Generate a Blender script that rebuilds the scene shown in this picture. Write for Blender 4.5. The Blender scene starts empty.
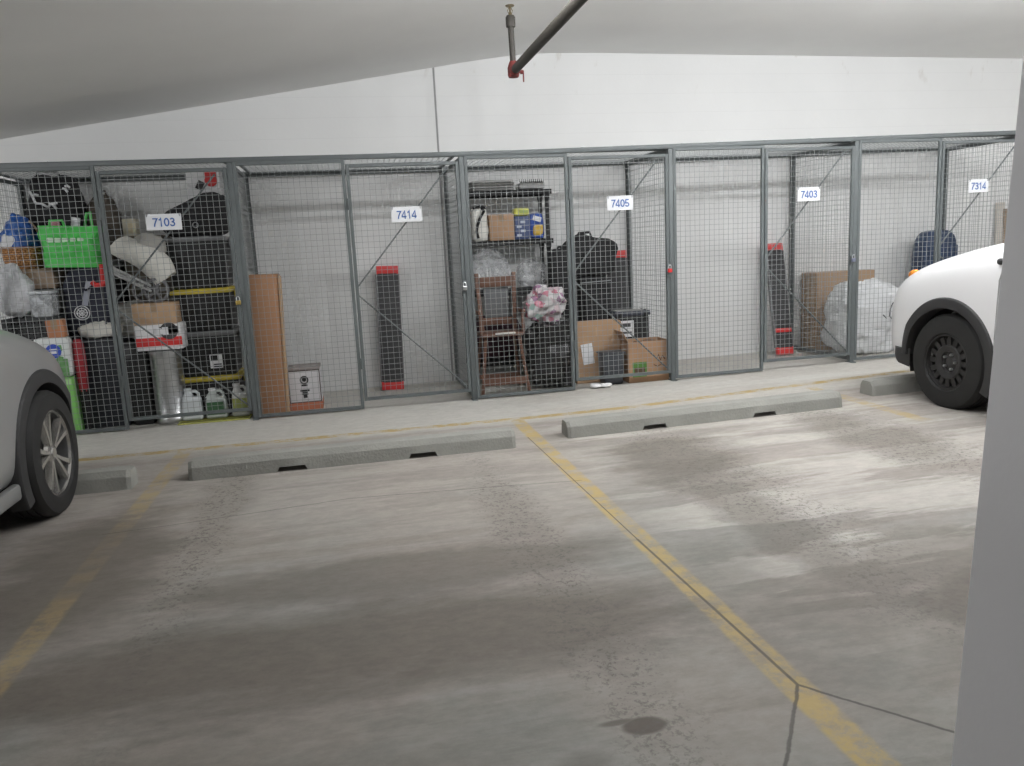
import bpy, bmesh, math, random
from mathutils import Vector, Matrix, noise
C = bpy.context.scene.collection
PI = math.pi
rnd = random.Random(7)

# ------------------------------------------------------------------ materials
MATS = {}
def nodes_of(name):
    m = bpy.data.materials.new(name); m.use_nodes = True
    nt = m.node_tree
    return m, nt, nt.nodes['Principled BSDF']
def mat(name, col, rough=.6, metal=0., var=.08, scale=9., bump=0., bscale=30., trans=0., alpha=1., emit=None, coat=0.):
    if name in MATS: return MATS[name]
    m, nt, b = nodes_of(name)
    tc = nt.nodes.new('ShaderNodeTexCoord')
    nz = nt.nodes.new('ShaderNodeTexNoise'); nz.inputs['Scale'].default_value = scale; nz.inputs['Detail'].default_value = 4
    nt.links.new(tc.outputs['Object'], nz.inputs['Vector'])
    mx = nt.nodes.new('ShaderNodeMix'); mx.data_type = 'RGBA'
    c = list(col)
    mx.inputs[6].default_value = [max(0, x*(1-var)) for x in c]+[1]
    mx.inputs[7].default_value = [min(1, x*(1+var)) for x in c]+[1]
    nt.links.new(nz.outputs['Fac'], mx.inputs[0]); nt.links.new(mx.outputs[2], b.inputs['Base Color'])
    b.inputs['Roughness'].default_value = rough; b.inputs['Metallic'].default_value = metal
    b.inputs['Transmission Weight'].default_value = trans; b.inputs['Alpha'].default_value = alpha
    b.inputs['Coat Weight'].default_value = coat
    if bump:
        n2 = nt.nodes.new('ShaderNodeTexNoise'); n2.inputs['Scale'].default_value = bscale; n2.inputs['Detail'].default_value = 5
        nt.links.new(tc.outputs['Object'], n2.inputs['Vector'])
        bp = nt.nodes.new('ShaderNodeBump'); bp.inputs['Strength'].default_value = bump; bp.inputs['Distance'].default_value = .02
        nt.links.new(n2.outputs['Fac'], bp.inputs['Height']); nt.links.new(bp.outputs['Normal'], b.inputs['Normal'])
    MATS[name] = m
    return m

class NT:
    """small node-maths helper"""
    def __init__(s, nt): s.nt = nt
    def set(s, sock, v):
        if hasattr(v, 'is_output') or isinstance(v, bpy.types.NodeSocket): s.nt.links.new(v, sock)
        else: sock.default_value = v
    def m(s, op, a, b=0., c=None, clamp=False):
        n = s.nt.nodes.new('ShaderNodeMath'); n.operation = op; n.use_clamp = clamp
        s.set(n.inputs[0], a); s.set(n.inputs[1], b)
        if c is not None: s.set(n.inputs[2], c)
        return n.outputs[0]
    def ss(s, x, a, b, lo=0., hi=1.):
        n = s.nt.nodes.new('ShaderNodeMapRange'); n.interpolation_type = 'SMOOTHSTEP'
        s.set(n.inputs[0], x); n.inputs[1].default_value = a; n.inputs[2].default_value = b
        n.inputs[3].default_value = lo; n.inputs[4].default_value = hi
        return n.outputs[0]
    def mix(s, f, a, b):
        n = s.nt.nodes.new('ShaderNodeMix'); n.data_type = 'RGBA'
        s.set(n.inputs[0], f)
        for i, v in ((6, a), (7, b)):
            if isinstance(v, tuple): n.inputs[i].default_value = (*v, 1)
            else: s.nt.links.new(v, n.inputs[i])
        return n.outputs[2]
    def noise(s, vec, scale, detail=4, sx=1, sy=1, rough=.55, off=0, dist=0.):
        mp = s.nt.nodes.new('ShaderNodeMapping'); mp.inputs['Scale'].default_value = (sx, sy, 1); mp.inputs['Location'].default_value = (off, off*.7, off*.3)
        s.nt.links.new(vec, mp.inputs['Vector'])
        n = s.nt.nodes.new('ShaderNodeTexNoise'); n.inputs['Scale'].default_value = scale; n.inputs['Detail'].default_value = detail
        n.inputs['Roughness'].default_value = rough; n.inputs['Distortion'].default_value = dist
        s.nt.links.new(mp.outputs[0], n.inputs['Vector'])
        return n.outputs['Fac']

SPX, SPY = .755, 2.0      # a dark drip on the slab
def floor_material():
    m, nt, b = nodes_of('garage_concrete'); k = NT(nt)
    tc = nt.nodes.new('ShaderNodeTexCoord'); vec = tc.outputs['Object']
    sp = nt.nodes.new('ShaderNodeSeparateXYZ'); nt.links.new(vec, sp.inputs[0])
    X, Y = sp.outputs[0], sp.outputs[1]
    fine = k.noise(vec, 38, 6, rough=.7); med = k.noise(vec, 5, 5); big = k.noise(vec, .9, 5, off=3)
    wob = k.m('ADD', k.m('MULTIPLY', k.m('SUBTRACT', k.noise(vec, 1.6, 8, sx=.6, sy=1.8, off=9, rough=.68), .5), 1.9), k.m('MULTIPLY', k.m('SUBTRACT', k.noise(vec, 12, 5, sx=.7, sy=1.2, off=2), .5), .35))
    # concrete base: bare slab and the paler strip along the lockers
    base = k.mix(med, (.235, .213, .19), (.30, .275, .25))
    base = k.mix(k.m('MULTIPLY', k.ss(big, .42, .62), .8), base, (.235, .235, .218))
    base = k.mix(k.m('MULTIPLY', k.ss(Y, 2.9, 5.0), .62), base, (.385, .35, .32))
    strip = k.ss(k.m('ADD', Y, k.m('MULTIPLY', wob, .15)), 6.0, 6.3)
    base = k.mix(k.m('MULTIPLY', strip, .85), base, (.52, .51, .475))
    # washed pale streaks running across the right-hand bay
    st = k.noise(vec, 1.5, 9, sx=.3, sy=1.7, off=5.3, dist=.15, rough=.62)
    bay = k.ss(X, 1.25, 1.7)
    pale = k.m('MULTIPLY', k.ss(st, .455, .50), k.m('MULTIPLY', bay, k.ss(Y, 1.6, 3.0)))
    base = k.mix(k.m('MULTIPLY', pale, .72), base, (.45, .425, .39))
    def blob(cx, cy, rx, ry, soft=.45, w=1., wk=1.):
        dx = k.m('DIVIDE', k.m('SUBTRACT', X, cx), rx); dy = k.m('DIVIDE', k.m('SUBTRACT', Y, cy), ry)
        d = k.m('SQRT', k.m('ADD', k.m('MULTIPLY', dx, dx), k.m('MULTIPLY', dy, dy)))
        return k.m('MULTIPLY', k.ss(k.m('ADD', d, k.m('MULTIPLY', wob, wk)), 1-soft, 1+soft, 1., 0.), w)
    dirt = None
    for a in [(-.3, 2.75, 1.5, .36, .45, .85), (.1, 3.35, 1., .22, .4, .7), (-1.35, 3.9, .4, 1., .5, .85), (-.75, 1.9, 1., .35, .5, .5),
              (2.0, 4.6, .45, .6, .5, .8), (1.95, 3.2, .2, 1.2, .5, .6), (3.45, 4.6, .3, .8, .5, .6), (2.5, 2.35, .5, .3, .4, .9), (1.7, 2.5, .3, .3, .5, .6), (1.5, 2.6, .25, .7, .6, .4), (2.4, 2.75, .6, .28, .5, .6), (-2.2, 3.3, .6, .7, .6, .5),
              (2.0, 5.22, .9, .12, .5, .5), (-.84, 4.6, .18, .9, .6, .35), (.78, 3.6, .15, 1.3, .7, .35)]:
        q = blob(*a); dirt = q if dirt is None else k.m('MAXIMUM', dirt, q)
    streak = k.ss(k.noise(vec, 2.4, 9, sx=.3, sy=2.6, off=1.7, dist=.1, rough=.65), .47, .62)
    dirt = k.m('MAXIMUM', dirt, k.m('MULTIPLY', streak, .26), clamp=True)
    dirt = k.m('MULTIPLY', dirt, k.m('SUBTRACT', 1., k.m('MULTIPLY', strip, .93)))
    col = k.mix(dirt, base, k.mix(fine, (.095, .083, .068), (.14, .122, .10)))
    # dark wet spot and speckles from tyres
    spot = k.m('MAXIMUM', k.m('MAXIMUM', blob(SPX, SPY, .07, .042, .2, 1., .3), blob(SPX-.07, SPY+.035, .06, .014, .4, .8, .3)), blob(SPX-.22, SPY-.12, .07, .05, .6, .4, .5))
    col = k.mix(k.m('MULTIPLY', spot, .95), col, (.085, .07, .055))
    spk = k.ss(k.noise(vec, 42, 4, off=4, rough=.75), .52, .62)
    trk = k.m('MAXIMUM', k.m('MAXIMUM', blob(-.84, 4.2, .13, 1.5, .6), blob(.78, 3.3, .15, 1.9, .6)), k.m('MAXIMUM', blob(2.1, 4., .3, 1.9, .6), blob(3.5, 4.3, .3, 1.5, .6)))
    col = k.mix(k.m('MULTIPLY', k.m('MULTIPLY', spk, trk), .75), col, (.10, .09, .08))
    mott = k.ss(k.noise(vec, 16, 7, off=8, sx=.7, sy=1.3, rough=.75), .3, .7, .88, 1.08)
    mm = nt.nodes.new('ShaderNodeVectorMath'); mm.operation = 'SCALE'; nt.links.new(col, mm.inputs[0]); nt.links.new(mott, mm.inputs['Scale']); col = mm.outputs[0]
    # worn yellow paint
    wear = k.ss(k.noise(vec, 7, 6, off=2, rough=.75), .40, .58)
    def band(v, c, hw, soft=.012):
        return k.ss(k.m('ABSOLUTE', k.m('SUBTRACT', v, c)), hw-soft, hw+soft, 1., 0.)
    yl = k.m('MULTIPLY', band(k.m('SUBTRACT', Y, k.m('MULTIPLY', k.m('MAXIMUM', k.m('SUBTRACT', X, 2.3), 0.), .09)), 6.27, .05), 1.)
    before = k.ss(Y, 6.26, 6.3, 1., 0.)
    for xc, w, lo in ((-1.32, .6, 0.), (1.29, .95, 0.), (4.03, .7, 4.7), (-3.95, .6, 0.)):
        s = k.m('MULTIPLY', k.m('MULTIPLY', band(X, xc, .055), before), w)
        if lo: s = k.m('MULTIPLY', s, k.ss(Y, lo, lo+.3))
        yl = k.m('MAXIMUM', yl, s)
    wearmix = k.m('ADD', k.m('MULTIPLY', wear, .75), .25)
    fade = k.m('SUBTRACT', 1., k.m('MULTIPLY', k.m('MAXIMUM', blob(-1.3, 4.1, .5, .6), k.m('MULTIPLY', dirt, .5)), .8))
    col = k.mix(k.m('MULTIPLY', k.m('MULTIPLY', yl, wearmix), fade), col, k.mix(fine, (.36, .265, .10), (.45, .335, .14)))
    # saw-cut joints and cracks
    def seg(x0, y0, x1, y1, hw):
        L2 = (x1-x0)**2+(y1-y0)**2
        px = k.m('SUBTRACT', X, x0); py = k.m('SUBTRACT', k.m('ADD', Y, k.m('MULTIPLY', wob, .03)), y0)
        t = k.m('DIVIDE', k.m('ADD', k.m('MULTIPLY', px, x1-x0), k.m('MULTIPLY', py, y1-y0)), L2, clamp=True)
        dx = k.m('SUBTRACT', px, k.m('MULTIPLY', t, x1-x0)); dy = k.m('SUBTRACT', py, k.m('MULTIPLY', t, y1-y0))
        d = k.m('SQRT', k.m('ADD', k.m('MULTIPLY', dx, dx), k.m('MULTIPLY', dy, dy)))
        return k.ss(d, hw*.5, hw*1.5, 1., 0.)
    cr = None
    for a in [(1.27, 3.4, 1.30, 2.06, .006), (1.30, 2.06, 1.02, 1.68, .0055), (1.02, 1.68, .7, 1.1, .0055), (1.30, 2.06, 1.62, 1.68, .0055), (1.62, 1.68, 2.4, .9, .0055),
              (1.24, 5.6, 1.27, 3.4, .0035), (-1.4, 4.4, -.09, 4.56, .0035), (-.09, 4.56, 1.3, 4.42, .0035)]:
        q = seg(*a); cr = q if cr is None else k.m('MAXIMUM', cr, q)
    col = k.mix(k.m('MULTIPLY', cr, .8), col, (.055, .05, .045))
    nt.links.new(col, b.inputs['Base Color'])
    nt.links.new(k.m('SUBTRACT', .78, k.m('MULTIPLY', k.m('MAXIMUM', pale, spot), .06)), b.inputs['Roughness'])
    bp = nt.nodes.new('ShaderNodeBump'); bp.inputs['Strength'].default_value = .15; bp.inputs['Distance'].default_value = .01
    nt.links.new(k.m('SUBTRACT', fine, k.m('MULTIPLY', cr, 2.)), bp.inputs['Height']); nt.links.new(bp.outputs['Normal'], b.inputs['Normal'])
    return m

def wall_material():
    m, nt, b = nodes_of('painted_wall'); k = NT(nt)
    tc = nt.nodes.new('ShaderNodeTexCoord'); vec = tc.outputs['Object']
    sp = nt.nodes.new('ShaderNodeSeparateXYZ'); nt.links.new(vec, sp.inputs[0])
    X, Z = sp.outputs[0], sp.outputs[2]
    n = k.noise(vec, 1.3, 5); f = k.noise(vec, 30, 4)
    col = k.mix(n, (.72, .725, .72), (.80, .805, .80))
    lap = k.m('ABSOLUTE', k.m('SUBTRACT', k.m('FRACT', k.m('DIVIDE', Z, .2)), .5))      # faint formwork courses
    col = k.mix(k.m('MULTIPLY', k.ss(lap, .47, .5), .10), col, (.45, .45, .45))
    run = k.m('MULTIPLY', k.ss(k.noise(vec, 3, 5, sx=2.5, sy=1), .62, .75), k.ss(Z, 2.9, 3.3))
    col = k.mix(k.m('MULTIPLY', run, .35), col, (.45, .40, .34))
    low = k.m('MULTIPLY', k.ss(Z, .7, .1), k.ss(k.noise(vec, 2.5, 5, off=6), .45, .7))
    col = k.mix(k.m('MULTIPLY', low, .3), col, (.5, .46, .40))
    j = k.ss(k.m('ABSOLUTE', k.m('SUBTRACT', X, 1.055)), .006, .014, 1., 0.)
    col = k.mix(k.m('MULTIPLY', j, .75), col, (.12, .12, .12))
    nt.links.new(col, b.inputs['Base Color']); b.inputs['Roughness'].default_value = .6
    bp = nt.nodes.new('ShaderNodeBump'); bp.inputs['Strength'].default_value = .12; bp.inputs['Distance'].default_value = .008
    nt.links.new(k.m('ADD', f, k.m('MULTIPLY', k.ss(lap, .47, .5), -.6)), bp.inputs['Height']); nt.links.new(bp.outputs['Normal'], b.inputs['Normal'])
    return m

def clear_plastic(name, op=.45, col=(.8, .82, .84)):
    if name in MATS: return MATS[name]
    m, nt, b = nodes_of(name); k = NT(nt)
    tc = nt.nodes.new('ShaderNodeTexCoord')
    n = k.noise(tc.outputs['Object'], 14, 5, rough=.7, dist=.8)
    b.inputs['Base Color'].default_value = (*col, 1); b.inputs['Roughness'].default_value = .25
    nt.links.new(k.ss(n, .35, .65, op*.5, min(1, op*1.5)), b.inputs['Alpha'])
    bp = nt.nodes.new('ShaderNodeBump'); bp.inputs['Strength'].default_value = .6; bp.inputs['Distance'].default_value = .03
    nt.links.new(n, bp.inputs['Height']); nt.links.new(bp.outputs['Normal'], b.inputs['Normal'])
    MATS[name] = m
    return m

def patch_plastic(name):
    if name in MATS: return MATS[name]
    m, nt, b = nodes_of(name); k = NT(nt)
    tc = nt.nodes.new('ShaderNodeTexCoord')
    vo = nt.nodes.new('ShaderNodeTexVoronoi'); vo.inputs['Scale'].default_value = 17
    nt.links.new(tc.outputs['Object'], vo.inputs['Vector'])
    sp = nt.nodes.new('ShaderNodeSeparateColor'); nt.links.new(vo.outputs['Color'], sp.inputs[0])
    r = nt.nodes.new('ShaderNodeValToRGB'); r.color_ramp.interpolation = 'CONSTANT'
    cs = [(0, (.62, .60, .62)), (.30, (.58, .24, .31)), (.42, (.66, .64, .65)), (.58, (.35, .5, .46)), (.64, (.62, .50, .53)), (.82, (.36, .2, .32)), (.90, (.68, .66, .67))]
    while len(r.color_ramp.elements) < len(cs): r.color_ramp.elements.new(.5)
    for e, (p, c) in zip(r.color_ramp.elements, cs): e.position = p; e.color = (*c, 1)
    nt.links.new(sp.outputs[0], r.inputs[0]); nt.links.new(r.outputs[0], b.inputs['Base Color'])
    b.inputs['Roughness'].default_value = .22
    MATS[name] = m
    return m

def weave(name, a, c, sx=60., sz=40.):
    if name in MATS: return MATS[name]
    m, nt, b = nodes_of(name); k = NT(nt)
    tc = nt.nodes.new('ShaderNodeTexCoord'); ck = nt.nodes.new('ShaderNodeTexBrick')
    ck.inputs['Scale'].default_value = 1.; ck.inputs['Brick Width'].default_value = 1/sx*1.6; ck.inputs['Row Height'].default_value = 1/sz; ck.inputs['Mortar Size'].default_value = .003
    ck.inputs['Color1'].default_value = (*a, 1); ck.inputs['Color2'].default_value = (*[x*.75 for x in a], 1); ck.inputs['Mortar'].default_value = (*c, 1)
    mp = nt.nodes.new('ShaderNodeMapping'); mp.inputs['Rotation'].default_value = (PI/2, 0, 0)
    nt.links.new(tc.outputs['Object'], mp.inputs[0]); nt.links.new(mp.outputs[0], ck.inputs['Vector']); nt.links.new(ck.outputs['Color'], b.inputs['Base Color'])
    b.inputs['Roughness'].default_value = .7
    MATS[name] = m
    return m

STEEL = mat('grey_painted_steel', (.115, .13, .132), .5, .1, .12)
WIRE = mat('galvanised_wire', (.30, .315, .315), .45, .25, .1)
DARKSTEEL = mat('dark_steel', (.06, .065, .068), .5, .2)
BLACKP = mat('black_plastic', (.011, .012, .013), .5)
BLACKF = mat('black_fabric', (.014, .014, .016), .85, bump=.4, bscale=18)
BLACKBAG = mat('black_bin_liner', (.012, .012, .013), .28, bump=.7, bscale=13)
NAVY = mat('navy_fabric', (.022, .025, .042), .8, bump=.5, bscale=14)
YELLOW = mat('yellow_lid', (.62, .50, .05), .45)
GREYLID = mat('grey_lid', (.16, .165, .17), .45)
KRAFT = mat('kraft_cardboard', (.36, .22, .12), .8, var=.1)
KRAFT2 = mat('pale_cardboard', (.46, .31, .19), .8, var=.1)
KRAFT3 = mat('reddish_cardboard', (.34, .17, .085), .75, var=.1)
WHITE = mat('white_plastic', (.78, .79, .8), .4)
PAPER = mat('white_paper', (.75, .76, .78), .6)
RED = mat('red_plastic', (.60, .03, .03), .4)
DKRED = mat('dark_red_plastic', (.28, .015, .025), .5)
GREEN = mat('bright_green_bag', (.08, .56, .10), .45, var=.25, scale=12, bump=.5, bscale=12)
LIME = mat('lime_green_plastic', (.25, .60, .16), .5)
SILVER = mat('brushed_silver', (.62, .63, .64), .3, .9, bump=.1)
CREAMF = mat('cream_fabric', (.66, .65, .6), .8, bump=.5, bscale=16)
GREYF = mat('grey_fabric', (.23, .23, .21), .85, bump=.6, bscale=16)
BROWNF = mat('brown_fabric', (.085, .07, .055), .85, bump=.5)
WOOD = mat('brown_wood', (.135, .066, .042), .5, var=.3, scale=20)
CONC = mat('cast_concrete', (.285, .285, .262), .85, var=.16, scale=7, bump=.3, bscale=60)
RUBBER = mat('tyre_rubber', (.012, .012, .012), .7, var=.3)
TRIM = mat('black_trim', (.03, .03, .031), .6)
BLUETXT = mat('blue_numerals', (.045, .12, .36), .5)
BLACKTXT = mat('black_print', (.02, .02, .022), .6)
GREENTXT = mat('green_print', (.075, .20, .035), .6)

# ------------------------------------------------------------------ mesh helpers
def box(bm, c, s, rot=None, bevel=0., seg=2):
    r = bmesh.ops.create_cube(bm, size=1)
    vs = r['verts']
    for v in vs: v.co = Vector((v.co.x*s[0], v.co.y*s[1], v.co.z*s[2]))
    if bevel:
        es = list({e for v in vs for e in v.link_edges})
        q = bmesh.ops.bevel(bm, geom=es, offset=bevel, segments=seg, affect='EDGES', profile=.5)
        vs = list({v for f in q['faces'] for v in f.verts} | {v for v in vs if v.is_valid})
    M = Matrix.Translation(Vector(c)) @ (rot.to_4x4() if rot is not None else Matrix())
    for v in vs: v.co = M @ v.co
    return vs
def B(c, s, rot=None, bevel=0., seg=2):
    bm = bmesh.new(); box(bm, c, s, rot, bevel, seg); return bm
def taper(bm, z0, z1, k0, k1, cx=0, cy=0):
    for v in bm.verts:
        t = (v.co.z-z0)/(z1-z0); k = k0+(k1-k0)*max(0, min(1, t))
        v.co.x = cx+(v.co.x-cx)*k; v.co.y = cy+(v.co.y-cy)*k
    return bm
def tube(bm, pts, r, seg=10, caps=True):
    pts = [Vector(p) for p in pts]; rings = []
    rr = r if isinstance(r, (list, tuple)) else [r]*len(pts)
    up = None
    for i, p in enumerate(pts):
        d = (pts[min(i+1, len(pts)-1)]-pts[max(i-1, 0)]).normalized()
        if up is None or abs(up.dot(d)) > .95: up = Vector((0, 0, 1)) if abs(d.z) < .9 else Vector((1, 0, 0))
        a = d.cross(up).normalized(); b2 = a.cross(d); up = b2
        rings.append([bm.verts.new(p+rr[i]*(math.cos(2*PI*k/seg)*a+math.sin(2*PI*k/seg)*b2)) for k in range(seg)])
    for A, D in zip(rings, rings[1:]):
        for k in range(seg): bm.faces.new((A[k], A[(k+1) % seg], D[(k+1) % seg], D[k]))
    if caps: bm.faces.new(rings[0][::-1]); bm.faces.new(rings[-1])
    return bm
def T(pts, r, seg=10):
    bm = bmesh.new(); tube(bm, pts, r, seg); return bm
def lathe(bm, prof, seg=32, axis='Z', c=(0, 0, 0)):
    """profile of (radius, height); closed ends when the radius is 0"""
    c = Vector(c); rings = []
    def P(r, h, a):
        x, y = r*math.cos(a), r*math.sin(a)
        return c+(Vector((x, y, h)) if axis == 'Z' else Vector((h, x, y)) if axis == 'X' else Vector((y, h, x)))
    for r, h in prof:
        rings.append([bm.verts.new(P(0, h, 0))] if r < 1e-6 else [bm.verts.new(P(r, h, 2*PI*k/seg)) for k in range(seg)])
    for A, D in zip(rings, rings[1:]):
        for k in range(seg):
            q = [A[k % len(A)], A[(k+1) % len(A)], D[(k+1) % len(D)], D[k % len(D)]]
            u = []
            for v in q:
                if v not in u: u.append(v)
            if len(u) > 2: bm.faces.new(u)
    return bm
def L(prof, seg=32, axis='Z', c=(0, 0, 0)):
    bm = bmesh.new(); lathe(bm, prof, seg, axis, c); return bm
def sgn(x, p): return math.copysign(abs(x)**p, x)
def blob(sx, sy, sz, seed=0, e1=.6, e2=.6, amp=.06, freq=5., neck=0., nu=44, nv=28, c=(0, 0, 0), crease=.0):
    """a filled sack: superellipsoid standing on z=0, crumpled by noise; neck gathers the top"""
    bm = bmesh.new(); rings = []; so = Vector((seed*13.7, seed*7.1, seed*3.3))
    for j in range(nv+1):
        ph = -PI/2+PI*j/nv; ring = []
        for i in range(nu):
            th = 2*PI*i/nu
            x = sgn(math.cos(ph), e1)*sgn(math.cos(th), e2); y = sgn(math.cos(ph), e1)*sgn(math.sin(th), e2); z = sgn(math.sin(ph), e1)
            p = Vector((x*sx/2, y*sy/2, (z+1)*sz/2))
            t = (z+1)/2
            if neck and t > .6:
                kq = 1-neck*((t-.6)/.4)**1.3; p.x *= kq; p.y *= kq
            d = Vector((x, y, z*.8)).normalized()
            n = noise.fractal(p*freq+so, 1., 2., 4)
            if crease: n -= crease*abs(noise.noise(p*freq*1.7+so*2))*1.6
            p += d*n*amp
            p.z = max(0, p.z)
            ring.append(p)
        rings.append(ring)
    vr = []
    for j, ring in enumerate(rings):
        if j in (0, nv):
            m = sum(ring, Vector())/nu; vr.append([bm.verts.new(m)])
        else: vr.append([bm.verts.new(p) for p in ring])
    for A, D in zip(vr, vr[1:]):
        for k in range(nu):
            q = [A[k % len(A)], A[(k+1) % len(A)], D[(k+1) % len(D)], D[k % len(D)]]
            u = []
            for v in q:
                if v not in u: u.append(v)
            bm.faces.new(u)
    for v in bm.verts: v.co += Vector(c)
    return bm
def finish(name, bm, m, sharp=.7):
    bmesh.ops.recalc_face_normals(bm, faces=bm.faces)
    for f in bm.faces: f.smooth = True
    for e in bm.edges:
        e.smooth = not (len(e.link_faces) == 2 and e.calc_face_angle(0) > sharp)
    me = bpy.data.meshes.new(name); bm.to_mesh(me); bm.free()
    me.materials.append(m)
    return me
def tag(o, label, cat, group=None, kind=None):
    if label: o['label'] = label
    if cat: o['category'] = cat
    if group: o['group'] = group
    if kind: o['kind'] = kind
    return o
def solo(name, bm, m, label, cat, loc=(0, 0, 0), rot=(0, 0, 0), group=None, sharp=.7):
    o = bpy.data.objects.new(name, finish(name, bm, m, sharp)); C.objects.link(o)
    o.location = loc; o.rotation_euler = rot
    return tag(o, label, cat, group)
def thing(name, label, cat, loc=(0, 0, 0), rot=(0, 0, 0), group=None):
    o = bpy.data.objects.new(name, None); C.objects.link(o); o.empty_display_size = .1
    o.location = loc; o.rotation_euler = rot
    return tag(o, label, cat, group)
def part(name, bm, m, parent, label=None, sharp=.7):
    o = bpy.data.objects.new(name, finish(name, bm, m, sharp)); C.objects.link(o); o.parent = parent
    if label: o['label'] = label
    return o
def rise(x): return .0135*max(0, x-1.6)
def struct(name, bm, m):
    o = bpy.data.objects.new(name, finish(name, bm, m)); C.objects.link(o); o['kind'] = 'structure'
    return o
def dup(root, loc, rot=None, label=None):
    r = root.copy(); C.objects.link(r); r.location = loc
    if rot is not None: r.rotation_euler = rot
    if label: r['label'] = label
    for ch in list(root.children):
        c = ch.copy(); C.objects.link(c); c.parent = r
        for g in list(ch.children):
            d = g.copy(); C.objects.link(d); d.parent = c
    return r
def ribbon(bm, pts, w, depth, closed=False):
    """flat stroke of width w in the X-Z plane, mitred at its corners"""
    P = [Vector((x, 0, z)) for x, z in pts]; n = len(P); R_ = []
    for i, p in enumerate(P):
        a = P[i-1] if (i or closed) else None; b = P[(i+1) % n] if (i < n-1 or closed) else None
        d1 = (p-a).normalized() if a is not None else None; d2 = (b-p).normalized() if b is not None else None
        d1 = d1 or d2; d2 = d2 or d1
        nm = (Vector((-d1.z, 0, d1.x))+Vector((-d2.z, 0, d2.x))).normalized()
        k = min(2., 1/max(.3, nm.dot(Vector((-d2.z, 0, d2.x)))))
        R_.append([bm.verts.new(p+nm*s*w/2*k+Vector((0, y, 0))) for s, y in ((-1, -depth/2), (1, -depth/2), (1, depth/2), (-1, depth/2))])
    for i in range(n if closed else n-1):
        A, D = R_[i], R_[(i+1) % n]
        for q in range(4): bm.faces.new((A[q], A[(q+1) % 4], D[(q+1) % 4], D[q]))
    if not closed: bm.faces.new(R_[0]); bm.faces.new(R_[-1][::-1])
def arc(cx, cz, rx, rz, a0, a1, n=12):
    return [(cx+rx*math.cos(math.radians(a0+(a1-a0)*k/n)), cz+rz*math.sin(math.radians(a0+(a1-a0)*k/n))) for k in range(n+1)]
def number_bm(txt, hgt, depth=.002, w=.15):
    """sans-serif numerals in strokes; each cell is .62 high-units wide"""
    G = {'7': [([(.05, .92), (.56, .92), (.36, .55), (.25, .25), (.21, 0)], 0)], '1': [([(.10, .76), (.24, .80), (.34, .96), (.34, .0)], 0)],
         '0': [(arc(.31, .5, .23, .42, 0, 345, 23), 1)],
         '3': [(arc(.30, .73, .20, .19, 160, -90, 12)+arc(.30, .29, .235, .215, 90, -165, 14), 0)],
         '4': [([(.42, 0), (.42, .96), (.06, .36), (.06, .25), (.60, .25)], 0)],
         '5': [([(.54, .92), (.15, .92), (.10, .50)]+arc(.30, .30, .235, .22, 128, -160, 14), 0)]}
    bm = bmesh.new(); n = len(txt); adv = .64
    for k, ch in enumerate(txt):
        for pts, cl in G[ch]: ribbon(bm, [((x+(k-n/2)*adv+.01)*hgt, (z-.5)*hgt) for x, z in pts], w*hgt, depth, bool(cl))
    return bm
def move(bm, d):
    for v in bm.verts: v.co += Vector(d)
    return bm

# ------------------------------------------------------------------ room
FY, WY, H = 7.26, 8.45, 2.29          # locker fronts, back wall, locker height
CR, SLOPE, X0 = 3.425, .152, 2.0      # flat slab height; ramp soffit falls away left of X0
def ceil_z(x):
    return CR-SLOPE*max(0, X0-x)
XL, XR, YN = -9., 14., -6.
bm = bmesh.new(); box(bm, ((XL+XR)/2, (YN+WY+.3)/2, -.1), (XR-XL, WY+.3-YN, .2)); bmesh.ops.bisect_plane(bm, geom=bm.verts[:]+bm.edges[:]+bm.faces[:], plane_co=(1.6, 0, 0), plane_no=(1, 0, 0))
for v in bm.verts: v.co.z += rise(v.co.x)
struct('floor', bm, floor_material())
WALLM = wall_material()
bm = bmesh.new(); box(bm, ((XL+XR)/2, WY+.15, 1.9), (XR-XL, .3, 3.9)); struct('wall_back', bm, WALLM)
CEILM = mat('ceiling_paint', (.84, .84, .825), .7, var=.05, scale=1.5, bump=.04, bscale=40)
bm = bmesh.new(); cols = []
xs = [XL, -6, -3, 0, 1.2, 1.6, 1.8, 1.95, 2.1, 2.3, 2.6, 3.2, 6, XR]
def cz(x):   # eased crease
    d = .5; t = (X0-x)
    return CR-.012*max(0, x-2.6)-SLOPE*(0 if t < -d else (t+d)**2/(4*d) if t < d else t)
for x in xs:
    z = max(cz(x), 1.8)
    cols.append([bm.verts.new((x, y, zz)) for y, zz in ((YN, z), (WY+.3, z), (WY+.3, 4.), (YN, 4.))])
for A, D in zip(cols, cols[1:]):
    for k in range(4): bm.faces.new((A[k], A[(k+1) % 4], D[(k+1) % 4], D[k]))
bm.faces.new(cols[0]); bm.faces.new(cols[-1][::-1])
struct('ceiling', bm, CEILM)

# concrete column at the right, close to the camera
PILM = mat('grey_painted_column', (.62, .62, .635), .65, var=.03, scale=3, bump=.04, bscale=50)
pil = bmesh.new(); box(pil, (1.56, 1.06, 1.72), (.56, .66, 3.45), bevel=.012)
for v in pil.verts: v.co.x += (v.co.z-1.0)*.052+.026
solo('concrete_column', pil, PILM, 'pale grey painted concrete column standing close at the right edge', 'column')

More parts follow.
